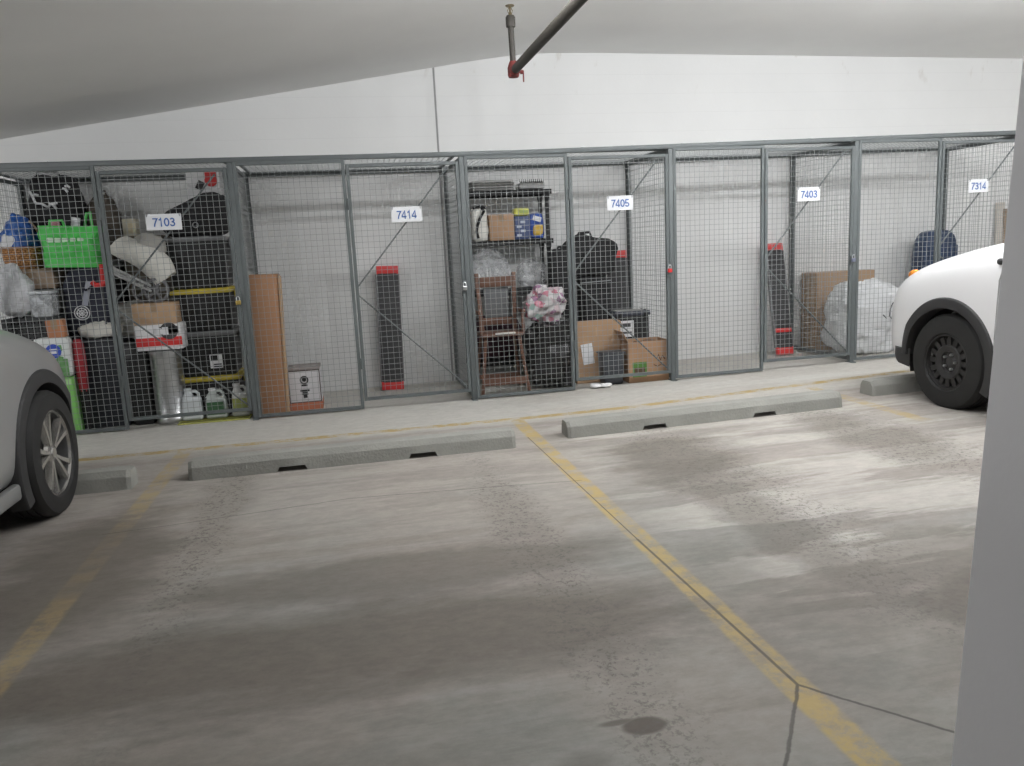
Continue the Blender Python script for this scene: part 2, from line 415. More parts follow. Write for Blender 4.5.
# ------------------------------------------------------------------ wire lockers
def wire_bm(w, h, pitch=.0508, t=.0032, plane='XZ'):
    """square wire grid in a plane, one corner at the origin"""
    bm = bmesh.new(); nv, nh = int(w/pitch), int(h/pitch)
    ou, ov = (w-nv*pitch)/2, (h-nh*pitch)/2
    def P(u, v, d): return (u, d, v) if plane == 'XZ' else (d, u, v) if plane == 'YZ' else (u, v, d)
    def rod(u0, v0, u1, v1, d0):
        q = []
        hor = abs(u1-u0) > abs(v1-v0); k = t/2
        for (u, v) in ((u0, v0), (u1, v1)):
            if hor: q.append([bm.verts.new(P(u, v+a*k, d0+b*k)) for a, b in ((-1, -1), (1, -1), (1, 1), (-1, 1))])
            else: q.append([bm.verts.new(P(u+a*k, v, d0+b*k)) for a, b in ((-1, -1), (1, -1), (1, 1), (-1, 1))])
        for i in range(4): bm.faces.new((q[0][i], q[0][(i+1) % 4], q[1][(i+1) % 4], q[1][i]))
    for i in range(nv+1): rod(ou+i*pitch, 0, ou+i*pitch, h, 0)
    for j in range(nh+1): rod(0, ov+j*pitch, w, ov+j*pitch, t*.8)
    return bm
def frame_bm(w, h, fw, d, plane='XZ'):
    bm = bmesh.new()
    def bb(u, v, su, sv):
        if plane == 'XZ': box(bm, (u, 0, v), (su, d, sv), bevel=.003, seg=1)
        elif plane == 'YZ': box(bm, (0, u, v), (d, su, sv), bevel=.003, seg=1)
        else: box(bm, (u, v, 0), (su, sv, d), bevel=.003, seg=1)
    bb(fw/2, h/2, fw, h); bb(w-fw/2, h/2, fw, h); bb(w/2, fw/2, w-2*fw, fw); bb(w/2, h-fw/2, w-2*fw, fw)
    return bm
BX = [-2.955, -.9, 1.104, 3.127, 5.133, 7.16]
JX = [-1.966, .069, 2.105, 4.115, 6.12]
NUM = ['7103', '7414', '7405', '7403', '7314']
WHERE = ['leftmost locker', 'second locker from the left', 'middle locker', 'fourth locker from the left', 'rightmost locker']
POST = .046; FR = .03
for i in range(6):
    t = thing('locker_post', ['grey steel post at the left end of the wire lockers', 'grey steel post between lockers 7103 and 7414', 'grey steel post between lockers 7414 and 7405',
              'grey steel post between lockers 7405 and 7403', 'grey steel post between lockers 7403 and 7314', 'grey steel post at the right end of the wire lockers'][i], 'post', (BX[i], FY, 0), group='locker front posts')
    part('upright', B((0, 0, 1.125), (POST, POST, 2.25), bevel=.004), STEEL, t)
    bm = bmesh.new(); box(bm, (0, 0, .004), (.052, .12, .008)); part('foot_plate', bm, STEEL, t)
    # partition going back to the wall
    if i in range(0, 6):
        nm = ['left of locker 7103', 'between lockers 7103 and 7414', 'between lockers 7414 and 7405', 'between lockers 7405 and 7403', 'between lockers 7403 and 7314', 'right of locker 7314'][i]
        t = thing('locker_partition', 'wire mesh side partition '+nm+', running back to the wall', 'wire partition', (BX[i], FY+.03, .02), group='locker partitions')
        dl = WY-FY-.08
        part('frame', frame_bm(dl, 2.23, .036, .03, 'YZ'), STEEL, t)
        m2 = wire_bm(dl-.06, 2.17, plane='YZ'); move(m2, (0, .03, .03)); part('wire_mesh', m2, WIRE, t)
        part('rear_upright', B((0, dl+.012, 1.11), (.045, .03, 2.24)), DARKSTEEL, t)
# continuous rails along the top, front and back
t = thing('locker_front_rail', 'long grey steel rail along the top front edge of all the lockers', 'rail', (0, FY, 2.25))
part('rail', B(((BX[0]+BX[-1])/2, -.002, .022), (BX[-1]-BX[0]+.06, .045, .042), bevel=.004), STEEL, t)
for k in range(22):
    bm = bmesh.new(); box(bm, (BX[0]+.2+k*.46+rnd.uniform(-.05, .05), -.004, .047), (.035, .05, .008), bevel=.002, seg=1)
    part('clip', bm, WHITE, t, 'pale tie clip on the rail')
bm = bmesh.new(); box(bm, ((BX[0]+BX[-1])/2, WY-.022, 2.262), (BX[-1]-BX[0]+.06, .04, .055), bevel=.004)
solo('locker_rear_rail', bm, STEEL, 'grey steel rail fixed to the wall along the back of the lockers', 'rail')
for i in range(5):
    x0, x1 = BX[i]+POST/2, BX[i+1]-POST/2; j = JX[i]; N = NUM[i]
    # mesh roof
    t = thing('locker_roof', 'horizontal wire mesh roof of the '+WHERE[i]+', numbered '+N, 'wire roof', (x0+.01, FY+.03, 2.272), group='locker roofs')
    w, d = x1-x0-.02, WY-FY-.08
    part('frame', frame_bm(w, d, .03, .02, 'XY'), STEEL, t)
    m2 = wire_bm(w-.04, d-.04, pitch=.0508, plane='XY'); move(m2, (.02, .02, 0)); part('wire_mesh', m2, WIRE, t)
    # fixed front panel
    t = thing('wire_screen', 'fixed grey wire mesh front panel left of the door numbered '+N, 'wire screen', (x0, FY-.012, .012), group='fixed locker panels')
    w = j-x0-.004
    part('frame', frame_bm(w, 2.24, FR, .03), STEEL, t)
    m2 = wire_bm(w-.04, 2.20); move(m2, (.02, 0, .02)); part('wire_mesh', m2, WIRE, t)
    # hinged door
    zb = .085; h = 2.125
    t = thing('wire_gate', 'grey wire mesh locker door carrying the number '+N, 'wire gate', (j+.004, FY-.012, zb), group='locker doors')
    w = x1-j-.008
    part('frame', frame_bm(w, h, FR, .03), STEEL, t)
    m2 = wire_bm(w-.04, h-.04); move(m2, (.02, 0, .02)); part('wire_mesh', m2, WIRE, t)
    part('brace_rod', T([(FR-.005, .012, 1.05), (w-.1, .012, h-.05)], .008, 6), STEEL, t)
    part('brace_rod', T([(FR-.005, .012, .97), (w-.03, .012, .05)], .008, 6), STEEL, t)
    for hz in (.35, 1.78):
        bm = bmesh.new(); lathe(bm, [(0, -.05), (.011, -.05), (.011, .05), (0, .05)], 10, c=(-.002, -.018, hz)); part('hinge', bm, STEEL, t)
    lt = bmesh.new(); box(lt, (w-.01, -.018, 1.0), (.045, .012, .10), bevel=.003); tube(lt, [(w-.02, -.024, 1.03), (w-.02, -.045, 1.03), (w-.02, -.045, .99), (w-.02, -.024, .99)], .005, 6)
    part('latch', lt, STEEL, t)
    # number sign hanging on the door
    sx, sw, sz = [(-1.474, .285, 1.775), (.578, .275, 1.757), (2.603, .262, 1.768), (4.592, .25, 1.755), (6.565, .24, 1.745)][i]
    col = PAPER
    s = thing('unit_sign', 'white sign with blue number '+N+' on its locker door', 'sign', (sx, FY-.036, sz), (0, rnd.uniform(-.012, .012), 0), 'locker number signs')
    part('plate', B((0, 0, 0), (sw, .004, .135), bevel=.0015, seg=1), col, s)
    part('number', move(number_bm(N, .072), (0, -.0035, -.002)), BLUETXT, s, 'blue printed number '+N)
    for q in (-1, 1):
        part('tie', T([(q*(sw/2-.012), -.004, .045), (q*(sw/2-.012), -.006, .066), (q*(sw/2-.012), .012, .075)], .0025, 6), DARKSTEEL, s)
# padlocks
def padlock(loc, body, lab):
    t = thing('padlock', lab, 'padlock', loc)
    part('body', B((0, 0, 0), (.042, .022, .038), bevel=.005), body, t)
    part('shackle', T([(-.013, 0, .015), (-.013, 0, .04), (-.007, 0, .052), (.007, 0, .052), (.013, 0, .04), (.013, 0, .015)], .004, 8), SILVER, t)
padlock((BX[1]-.04, FY-.065, 1.06), mat('brass', (.55, .40, .12), .35, .8), 'brass padlock on the latch of locker door 7103')
padlock((BX[2]-.04, FY-.065, 1.07), SILVER, 'silver padlock on the latch of locker door 7414')
padlock((BX[3]-.04, FY-.065, 1.10), RED, 'red padlock on the latch of locker door 7405')
padlock((BX[4]-.04, FY-.065, 1.07), mat('grey_blue_metal', (.25, .27, .36), .35, .7), 'grey padlock on the latch of locker door 7403')

# ------------------------------------------------------------------ wheel stops
def stop(x0, x1, y, label, notches=(.30, .70), rot=0):
    Lh = x1-x0; W, hgt = .19, .125
    bm = bmesh.new(); prof = [(-W/2, 0), (-W/2+.012, .085), (-W/2+.04, hgt), (W/2-.04, hgt), (W/2-.012, .085), (W/2, 0)]
    ns = sorted([n*Lh for n in notches]); st = [0., .025, ]
    for n in ns: st += [n-.10, n-.085, n+.085, n+.10]
    st += [Lh-.025, Lh]
    rings = []
    for k, s in enumerate(st):
        e = 1 if s in (0., Lh) else 0
        cut = any(abs(s-n) < .09 for n in ns)
        r = []
        for (y_, z) in prof:
            zz = z*(1-.06*e); yy = y_*(1-.1*e)
            if z == 0 and cut: zz = .035
            r.append(bm.verts.new((s-Lh/2, yy, zz)))
        rings.append(r)
    for A, D in zip(rings, rings[1:]):
        for q in range(6): bm.faces.new((A[q], A[(q+1) % 6], D[(q+1) % 6], D[q]))
    bm.faces.new(rings[0]); bm.faces.new(rings[-1][::-1])
    return solo('wheel_stop', bm, CONC, label, 'wheel stop', ((x0+x1)/2, y+W/2, 0), (0, rot, 0), 'concrete wheel stops', .3)
stop(-3.75, -1.47, 5.27, 'concrete wheel stop mostly hidden by the silver car at the left')
stop(-1.13, 1.09, 5.325, 'long concrete wheel stop of the empty bay beside the silver car')
stop(1.51, 3.79, 5.44, 'long concrete wheel stop of the empty bay beside the white car', rot=-.013)
stop(4.24, 6.5, 5.68, 'concrete wheel stop in front of the white car at the right', rot=-.013)

# ------------------------------------------------------------------ sprinkler pipe
PIPEM = mat('dark_steel_pipe', (.042, .038, .032), .6, .1, .25, 14)
t = thing('sprinkler_pipe', 'dark steel sprinkler pipe hanging below the ceiling with red elbow and upright head', 'sprinkler pipe', (1.43, 6.36, 2.79))
part('pipe', T([(0, 0, 0), (0, -3., -.005), (0, -9.5, -.01)], .035, 16), PIPEM, t)
el = bmesh.new(); lathe(el, [(0, -.045), (.04, -.045), (.046, -.03), (.046, .025), (.040, .045), (.028, .075), (0, .075)], 18)
tube(el, [(0, .0, 0), (0, -.08, 0), (0, -.085, 0)], [.044, .044, .038], 16); part('elbow', el, mat('red_iron', (.15, .022, .02), .6), t, 'dark red cast elbow')
tube(el := bmesh.new(), [(.05, -.02, -.01), (.075, -.02, -.01)], .016, 8); tube(el, [(.075, -.02, 0), (.075, -.02, -.085)], .006, 8); part('drain_pin', el, MATS['red_iron'], t)
part('riser', T([(0, 0, .06), (-.005, 0, .37)], .024, 12), PIPEM, t)
bm = bmesh.new(); lathe(bm, [(0, .33), (.036, .33), (.038, .35), (.038, .40), (.03, .415), (0, .415)], 16, c=(-.005, 0, 0)); part('coupling', bm, PIPEM, t)
BR = mat('old_brass', (.20, .16, .09), .45, .7)
bm = bmesh.new(); lathe(bm, [(0, .41), (.016, .41), (.014, .43), (.007, .44), (.007, .485), (0, .485)], 12, c=(-.005, 0, 0))
for q in (-1, 1): tube(bm, [(-.005+q*.012, 0, .43), (-.005+q*.02, 0, .45), (-.005+q*.006, 0, .478)], .003, 6)
hd = part('sprinkler_head', bm, BR, t)
bm = bmesh.new(); lathe(bm, [(0, .484), (.032, .482), (.036, .489), (.01, .492), (0, .492)], 16, c=(-.005, 0, 0)); part('deflector', bm, BR, hd)
for yy in (-3.6, -7.):
    zt = cz(1.43)-2.79
    bm = bmesh.new(); tube(bm, [(0, yy, .03), (0, yy, zt+.02)], .006, 8); lathe(bm, [(.036, -.012), (.041, -.012), (.041, .012), (.036, .012), (.036, -.012)], 18, 'Y', (0, yy, 0))
    part('hanger', bm, SILVER, t)

# ------------------------------------------------------------------ cars
def tyre(r, w, rr):
    p = [(rr, -w/2+.015), (rr+.01, -w/2), (r-.055, -w/2-.004), (r-.02, -w/2+.006), (r-.004, -w/2+.03)]
    g = []
    n = 4
    for k in range(n):
        a = -w/2+.03+(w-.06)*(k+.0)/n; b = -w/2+.03+(w-.06)*(k+1)/n
        g += [(r, a+.008), (r, b-.008), (r-.009, b-.006), (r-.009, b+.002)]
    p += g[:-2]
    p += [(r-.004, w/2-.03), (r-.02, w/2-.006), (r-.055, w/2+.004), (rr+.01, w/2), (rr, w/2-.015), (rr, -w/2+.015)]
    return L(p, 72, 'X')
def wheel(parent, c, r, rr, style, side):
    """side = -1: outer face towards -X"""
    tr = part('wheel', tyre(r, .225, rr), RUBBER, parent, 'black rubber tyre with its wheel', sharp=.5); tr.location = c
    s = side; f = .098*s
    barrel = [(rr+.004, f), (rr-.012, f+.006*s), (rr-.02, f-.03*s), (rr-.03, f-.17*s), (rr+.0, f-.19*s)]
    if style == 'steel':
        m = mat('black_steel_wheel', (.035, .034, .034), .5, .3)
        part('rim', L(barrel, 48, 'X'), m, tr)
        bm = bmesh.new(); r1, r2 = rr*.62, rr*.87
        lathe(bm, [(rr-.018, f-.012*s), (r2+.008, f-.025*s), (r2, f-.03*s), (r2, f-.036*s), (rr-.018, f-.02*s)], 48, 'X')
        lathe(bm, [(0, f-.03*s), (.035, f-.03*s), (.04, f-.035*s), (.075, f-.042*s), (.082, f-.02*s), (r1-.01, f-.008*s), (r1, f-.014*s), (r1, f-.02*s), (0, f-.06*s)], 48, 'X')
        for k in range(16):
            a = 2*PI*k/16; R = Matrix.Rotation(a, 3, 'X')
            box(bm, R @ Vector((f-.02*s, 0, (r1+r2)/2)), (.008, .038, r2-r1+.012), R)
        part('wheel_disc', bm, m, tr)
        bm = L([(0, f-.075*s), (rr-.03, f-.075*s)], 40, 'X'); part('brake_drum', bm, mat('drum_iron', (.01, .01, .01), .8), tr)
        for k in range(5):
            a = 2*PI*k/5+.3; R = Matrix.Rotation(a, 3, 'X'); p = R @ Vector((0, 0, .058))
            bm = bmesh.new(); lathe(bm, [(0, 0), (.011, 0), (.011, .02*s), (.006, .026*s), (0, .026*s)], 6, 'X', (f-.04*s, p.y, p.z)); part('lug_nut', bm, SILVER, tr)
    else:
        m = mat('alloy', (.52, .51, .49), .27, .85)
        part('rim', L([(rr+.004, f-.01*s), (rr+.004, f), (rr-.006, f+.003*s), (rr-.012, f-.012*s), (rr-.008, f-.02*s)], 48, 'X'), m, tr)
        part('barrel', L([(rr-.012, f-.012*s), (rr-.025, f-.03*s), (rr-.035, f-.17*s), (rr, f-.19*s)], 48, 'X'), mat('dark_barrel', (.03, .03, .03), .6), tr)
        bm = L([(0, f-.09*s), (rr-.03, f-.09*s)], 40, 'X'); part('brake_disc', bm, mat('drum_iron', (.01, .01, .01), .8), tr)
        lathe(bm := bmesh.new(), [(0, f-.005*s), (.03, f-.005*s), (.034, f-.012*s), (.06, f-.02*s), (.07, f-.04*s), (0, f-.05*s)], 30, 'X'); part('hub', bm, m, tr)
        for k in range(5):
            for q in (-1, 1):
                a0 = 2*PI*k/5+q*.13+.25; a1 = 2*PI*k/5+q*.23+.25
                bm = bmesh.new(); rings = []
                for tt in range(5):
                    u = tt/4; a = a0+(a1-a0)*u; rad = .05+(rr-.065)*u; wd = .013+.011*u
                    R = Matrix.Rotation(a, 3, 'X'); dep = f-(.018-.012*u)*s
                    rings.append([bm.verts.new(R @ Vector((dep+dx*s, dy, rad))) for dx, dy in ((.006, -wd*.6), (.006, wd*.6), (-.03, wd), (-.03, -wd))])
                for A, D in zip(rings, rings[1:]):
                    for z in range(4): bm.faces.new((A[z], A[(z+1) % 4], D[(z+1) % 4], D[z]))
                bm.faces.new(rings[0]); bm.faces.new(rings[-1][::-1])
                part('spoke', bm, m, tr)
    return tr
def car(label, cx, ytip, paint, rim, dz, r, rr, marker, axle=.98, chin=.90, seam=1.46, wx=0., wy=0., tuck=.32):
    t = thing('car', label, 'car', (cx, ytip, -.03 if marker else -.005))
    # stations: distance behind the nose, half width, underside, shoulder height, centre height
    S = [(0., .40, .40, .72, .74), (.03, .56, .34, .82, .86), (.09, .67, .29, .90, .95), (.2, .78, .25, .985, 1.045), (.36, .855, .24, 1.055, 1.11), (.58, .905, .24, 1.125, 1.175), (.9, .92, .24, 1.205, 1.25),
         (1.15, .92, .24, 1.255, 1.30), (1.4, .92, .24, 1.295, 1.345), (1.65, .92, .24, 1.25, 1.36), (2.0, .92, .24, 1.14, 1.2), (2.8, .92, .24, 1.13, 1.15), (3.7, .92, .24, 1.15, 1.17), (4.2, .90, .28, 1.15, 1.17), (4.42, .84, .34, 1.08, 1.1), (4.5, .72, .42, .95, .97)]
    bm = bmesh.new(); rings = []
    for s, hw, zb, zs, zc in S:
        zs += dz; zc += dz
        half = [(0, zb), (.7*hw, zb), (.965*hw, zb+.06), (hw, zb+.22), (hw, min(.66, zs-.2)), (.995*hw, zs-.24), (.965*hw, zs-.10), (.86*hw, zs-.015), (.74*hw, zs+.012), (.4*hw, zc-.01), (0, zc)]
        loop = [(-u, z) for u, z in half]+[(u, z) for u, z in half[-2:0:-1]]
        rings.append([bm.verts.new((u, -s, z)) for u, z in loop])
    n = len(rings[0])
    for A, D in zip(rings, rings[1:]):
        for k in range(n): bm.faces.new((A[k], A[(k+1) % n], D[(k+1) % n], D[k]))
    bm.faces.new(rings[0]); bm.faces.new(rings[-1][::-1])
    body = part('body', bm, paint, t, sharp=3)
    md = body.modifiers.new('s', 'SUBSURF'); md.levels = md.render_levels = 2
    wb = 2.66; cut = []
    for q, s in ((-1, axle), (1, axle), (-1, axle+wb), (1, axle+wb)):
        cb = bmesh.new(); lathe(cb, [(0, -.4), (.425, -.4), (.425, .25), (0, .25)], 56, 'X', (q*.9, -s, r+.0))
        if q < 0: bmesh.ops.scale(cb, vec=(1, 1, 1), verts=cb.verts)
        bmesh.ops.recalc_face_normals(cb, faces=cb.faces)
        me = bpy.data.meshes.new('cut'); cb.to_mesh(me); cb.free()
        o = bpy.data.objects.new('cut', me); C.objects.link(o); o.location = t.location; cut.append(o)
        b = body.modifiers.new('b', 'BOOLEAN'); b.operation = 'DIFFERENCE'; b.object = o; b.solver = 'EXACT'
    bpy.context.view_layer.update()
    dg = bpy.context.evaluated_depsgraph_get()
    me = bpy.data.meshes.new_from_object(body.evaluated_get(dg))
    body.modifiers.clear()
    for o in cut: bpy.data.objects.remove(o)
    b2 = bmesh.new(); b2.from_mesh(me); body.data = finish('body', b2, paint, .6)
    # black lining of the wells, cladding round each arch, wheels
    for q in (-1, 1):
        for s in (axle, axle+wb):
            bm = bmesh.new(); a0, a1 = (.03 if s == axle else -.42), PI+.42; N = 40; rr_ = []
            for k in range(N+1):
                a = a0+(a1-a0)*k/N; ca, sa = math.cos(a), math.sin(a)
                fl = 0
                if s == axle and ca > 0:            # the front corner curves inwards
                    yy = s-.48*ca; fl = max(0, (.58-yy))*tuck
                ring = []
                for rad, off in ((.415, .0), (.415, .03), (.43, .034), (.485, .026), (.495, .014), (.495, -.06), (.415, -.09)):
                    ring.append(bm.verts.new((q*(.905+off-fl*(.6+.6*(rad-.415)/.08)), -s+rad*ca, r+rad*sa)))
                rr_.append(ring)
            for A, D in zip(rr_, rr_[1:]):
                for k in range(7): bm.faces.new((A[k], A[(k+1) % 7], D[(k+1) % 7], D[k]))
            bm.faces.new(rr_[0]); bm.faces.new(rr_[-1][::-1])
            part('arch_cladding', bm, TRIM, t, 'matt black plastic wheel arch trim')
            bm = L([(.423, q*.88), (.423, q*.5), (0, q*.5)], 48, 'X', (0, -s, r))
            bmesh.ops.bisect_plane(bm, geom=bm.verts[:]+bm.edges[:]+bm.faces[:], plane_co=(0, 0, .24), plane_no=(0, 0, 1), clear_inner=True)
            part('wheel_well', bm, mat('well_liner', (.012, .012, .012), .9), t)
            wheel(t, (q*(.795+wx), -s+wy, r), r, rr, rim, q)
        bm = bmesh.new(); box(bm, (q*.895, -(axle+wb/2), .285), (.05, wb-.95, .09), bevel=.02); part('sill_trim', bm, TRIM if marker else paint, t)
        # headlamp on the front corner
        bm = blob(.16, .30, .14, 3, .6, .8, 0, 1, nu=20, nv=12); bmesh.ops.rotate(bm, verts=bm.verts, cent=(0, 0, 0), matrix=Matrix.Rotation(q*.55, 3, 'Z')); move(bm, (q*.60, -.215, .80+dz)); part('headlamp', bm, mat('lamp_glass', (.55, .57, .6), .12), t)
        if marker:
            bm = blob(.07, .13, .045, 2, .7, .9, 0, 1, nu=20, nv=10)
            bmesh.ops.rotate(bm, verts=bm.verts, cent=(0, 0, 0), matrix=Matrix.Rotation(-.38, 3, 'X')); bmesh.ops.rotate(bm, verts=bm.verts, cent=(0, 0, 0), matrix=Matrix.Rotation(q*.35, 3, 'Z'))
            move(bm, (q*.715, -.385, 1.02+dz)); part('turn_signal', bm, mat('amber_lens', (.85, .30, .04), .25), t, 'amber turn signal lens')
            bm = blob(.04, .06, .045, 5, .8, .9, 0, 1, nu=16, nv=10); move(bm, (q*.90, -1.46, 1.135+dz)); part('mirror_mount', bm, TRIM, t)
        # door outline as a thin dark gap strip
        zs = 1.29+dz
        bm = T([(q*.916, -seam, .36), (q*.921, -seam, .6), (q*.917, -seam-.01, zs-.26), (q*.893, -seam-.04, zs-.12), (q*.83, -seam-.06, zs-.03)], .004, 6); part('door_seam', bm, mat('seam', (.38, .38, .385), .8), t)
        bm = bmesh.new(); box(bm, (q*.925, -2.3, 1.0+dz), (.03, .2, .028), bevel=.01); part('door_handle', bm, TRIM, t)
    # chin, grille, cabin
    bm = bmesh.new(); rings = []
    for k in range(25):
        u = -1+k/12; a = abs(u); hw = u*chin; y = .02-.50*a**3.2
        rings.append([bm.verts.new((hw, y+dy, z)) for dy, z in ((.01, .30), (.03, .34), (.03, .42), (-.12, .43), (-.12, .28))])
    for A, D in zip(rings, rings[1:]):
        for k in range(5): bm.faces.new((A[k], A[(k+1) % 5], D[(k+1) % 5], D[k]))
    bm.faces.new(rings[0]); bm.faces.new(rings[-1][::-1]); part('chin_trim', bm, TRIM, t)
    bm = bmesh.new(); box(bm, (0, .0, .66), (.85, .04, .16), bevel=.02); part('grille', bm, TRIM, t)
    bm = bmesh.new(); rings = []
    for s, hw, z0, z1 in ((1.5, .74, 1.2, 1.25), (2.2, .72, 1.1, 1.58), (2.5, .70, 1.1, 1.635), (3.4, .70, 1.1, 1.65), (4.1, .68, 1.1, 1.60), (4.42, .64, 1.05, 1.12)):
        z0 += dz; z1 += dz*.5
        lp = [(-hw-.12, z0), (-hw, z1-.07), (-hw+.12, z1), (hw-.12, z1), (hw, z1-.07), (hw+.12, z0)]
        rings.append([bm.verts.new((u, -s, z)) for u, z in lp])
    for A, D in zip(rings, rings[1:]):
        for k in range(6): bm.faces.new((A[k], A[(k+1) % 6], D[(k+1) % 6], D[k]))
    bm.faces.new(rings[0]); bm.faces.new(rings[-1][::-1]); part('cabin_glass', bm, mat('tinted_glass', (.02, .025, .03), .08), t)
    bm = bmesh.new(); box(bm, (0, -3.25, 1.655+dz*.5), (1.2, 1.9, .04), bevel=.018); part('roof', bm, paint, t)
    return t
WPAINT = mat('white_car_paint', (.82, .82, .83), .3, 0, .01, coat=.4)
SPAINT = mat('silver_car_paint', (.30, .305, .30), .35, .25, .02, coat=.4)
car('white car parked nose to the lockers behind the grey column, black steel wheel', 5.322, 6.09, WPAINT, 'steel', -.022, .37, .215, True, axle=.99)
car('silver car at the left edge with its alloy front wheel in view', -2.685, 5.875, SPAINT, 'alloy', -.10, .37, .25, False, axle=.97, chin=.70, seam=1.9, wx=.04, wy=.01, tuck=.40)

# ------------------------------------------------------------------ generic stored goods
def carton(name, label, cat, x0, x1, y0, y1, z0, z1, m, rot=(0, 0, 0), flap=True, group=None):
    """closed cardboard box with a taped top seam; returns the thing (origin at the base centre)"""
    t = thing(name, label, cat, ((x0+x1)/2, (y0+y1)/2, z0), rot, group)
    w, d, h = x1-x0, y1-y0, z1-z0
    part('carton', B((0, 0, h/2), (w, d, h), bevel=.006), m, t)
    if flap:
        bm = bmesh.new(); box(bm, (0, 0, h+.0005), (w*.98, .05, .002)); box(bm, (0, -d/2-.0005, h-.04), (.05, .002, .08)); part('tape', bm, mat('brown_tape', (.32, .22, .13), .35), t)
    return t
def tote(label, x0, x1, y0, y1, z0, z1, lid, body=None, group='black storage totes of locker 7103', k0=.9):
    t = thing('storage_tote', label, 'storage box', ((x0+x1)/2, (y0+y1)/2, z0), group=group)
    w, d, h = x1-x0, y1-y0, z1-z0
    bm = bmesh.new(); box(bm, (0, 0, (h-.03)/2), (w*.97, d*.97, h-.03), bevel=.02)
    for q in range(-3, 4): box(bm, (q*w*.12, -d*.485, h*.45), (.02, .012, h*.6), bevel=.004, seg=1)
    taper(bm, 0, h, k0, 1.)
    part('tub', bm, body or BLACKP, t)
    bm = bmesh.new(); box(bm, (0, 0, h-.0275), (w, d, .035), bevel=.008); box(bm, (0, 0, h-.006), (w*.9, d*.9, .012), bevel=.004)
    part('lid', bm, lid, t, None)
    for q in (-1, 1):
        bm = bmesh.new(); box(bm, (q*(w/2+.004), 0, h-.06), (.014, .1, .07), bevel=.004); part('clasp', bm, lid, t)
    return t
def ramp(label, loc, rot, w=.245, h=1.3, band=None):
    t = thing('folding_ramp', label, 'ramp', loc, rot, 'black and red ramps')
    bm = bmesh.new(); box(bm, (0, 0, h/2), (w, .045, h-.12), bevel=.004)
    n = int(h/.065)
    for k in range(n): box(bm, (0, -.026, .09+k*(h-.18)/(n-1)), (w*.86, .01, .02), bevel=.002, seg=1)
    part('tread_panel', bm, mat('ramp_rubber', (.045, .045, .048), .7), t)
    for z in (.045, h-.045):
        bm = B((0, -.002, z), (w*1.02, .056, .085), bevel=.006); part('end_cap', bm, RED, t, 'red end cap')
    for q in (-1, 1):
        bm = B((q*(w/2+.004), 0, h/2), (.012, .05, h-.17), bevel=.003); part('side_rail', bm, mat('rail_grey', (.16, .16, .165), .5), t)
    if band:
        part('band', B((0, -.004, band), (w*1.0, .066, .045), bevel=.004), RED, t, 'red band')
    return t

# ---- locker 7103, left side
back = []
for k in range(3):
    back.append(tote(['black lidded tote on the floor at the back left of locker 7103', 'black lidded tote on the floor tote at the back of locker 7103', 'black lidded tote on top of the back stack in locker 7103'][k],
         -2.86, -2.06, 8.0, 8.38, k*.49, (k+1)*.49-.002, GREYLID, group='totes at the back of locker 7103'))
# floor bins in front
def bin_(label, x0, x1, y0, y1, z1, m=BLACKP):
    t = thing('storage_bin', label, 'bin', ((x0+x1)/2, (y0+y1)/2, 0)); w, d = x1-x0, y1-y0
    bm = bmesh.new(); box(bm, (0, 0, z1/2), (w, d, z1), bevel=.02)
    for q in range(3): box(bm, ((q-1)*w*.28, -d/2, z1*.45), (w*.16, .012, z1*.7), bevel=.005, seg=1)
    taper(bm, 0, z1, .9, 1.); part('tub', bm, m, t)
    bm = bmesh.new(); box(bm, (0, 0, z1-.02), (w*1.03, d*1.03, .04), bevel=.01); part('rim', bm, m, t)
    return t
bin_('tall black bin at the front of locker 7103 left of its middle post', -2.48, -1.99, 7.46, 7.86, .80, mat('black_blue_plastic', (.016, .019, .026), .5))
bin_('black bin behind the door of locker 7103 beside the silver cylinder', -1.985, -1.80, 7.42, 7.86, .76)
bin_('dark bin on the floor under the black crate behind the silver car', -2.92, -2.50, 7.46, 7.95, .79)
# black crate lying on the dark bin
t = thing('plastic_crate', 'black plastic crate under the white bag in the left locker', 'crate', (-2.71, 7.70, .79))
bm = bmesh.new(); box(bm, (0, 0, .014), (.44, .46, .028), bevel=.004)
for q in (-1, 1):
    box(bm, (0, q*.225, .215), (.44, .012, .03)); box(bm, (q*.214, 0, .215), (.012, .46, .03))
    for z in (.07, .12, .165): box(bm, (0, q*.225, z), (.44, .010, .022)); box(bm, (q*.214, 0, z), (.01, .46, .022))
for q in range(9): box(bm, (-.214+q*.0535, -.225, .115), (.014, .014, .22)); box(bm, (-.214+q*.0535, .225, .115), (.014, .014, .22))
for a in (-1, 1):
    for q in range(5): box(bm, (a*.214, -.18+q*.09, .115), (.014, .014, .22))
part('crate_body', bm, mat('crate_grey', (.03, .034, .036), .5), t)
bm = B((0, 0, .118), (.40, .42, .17), bevel=.02); part('folded_cloth', bm, BLACKF, t)
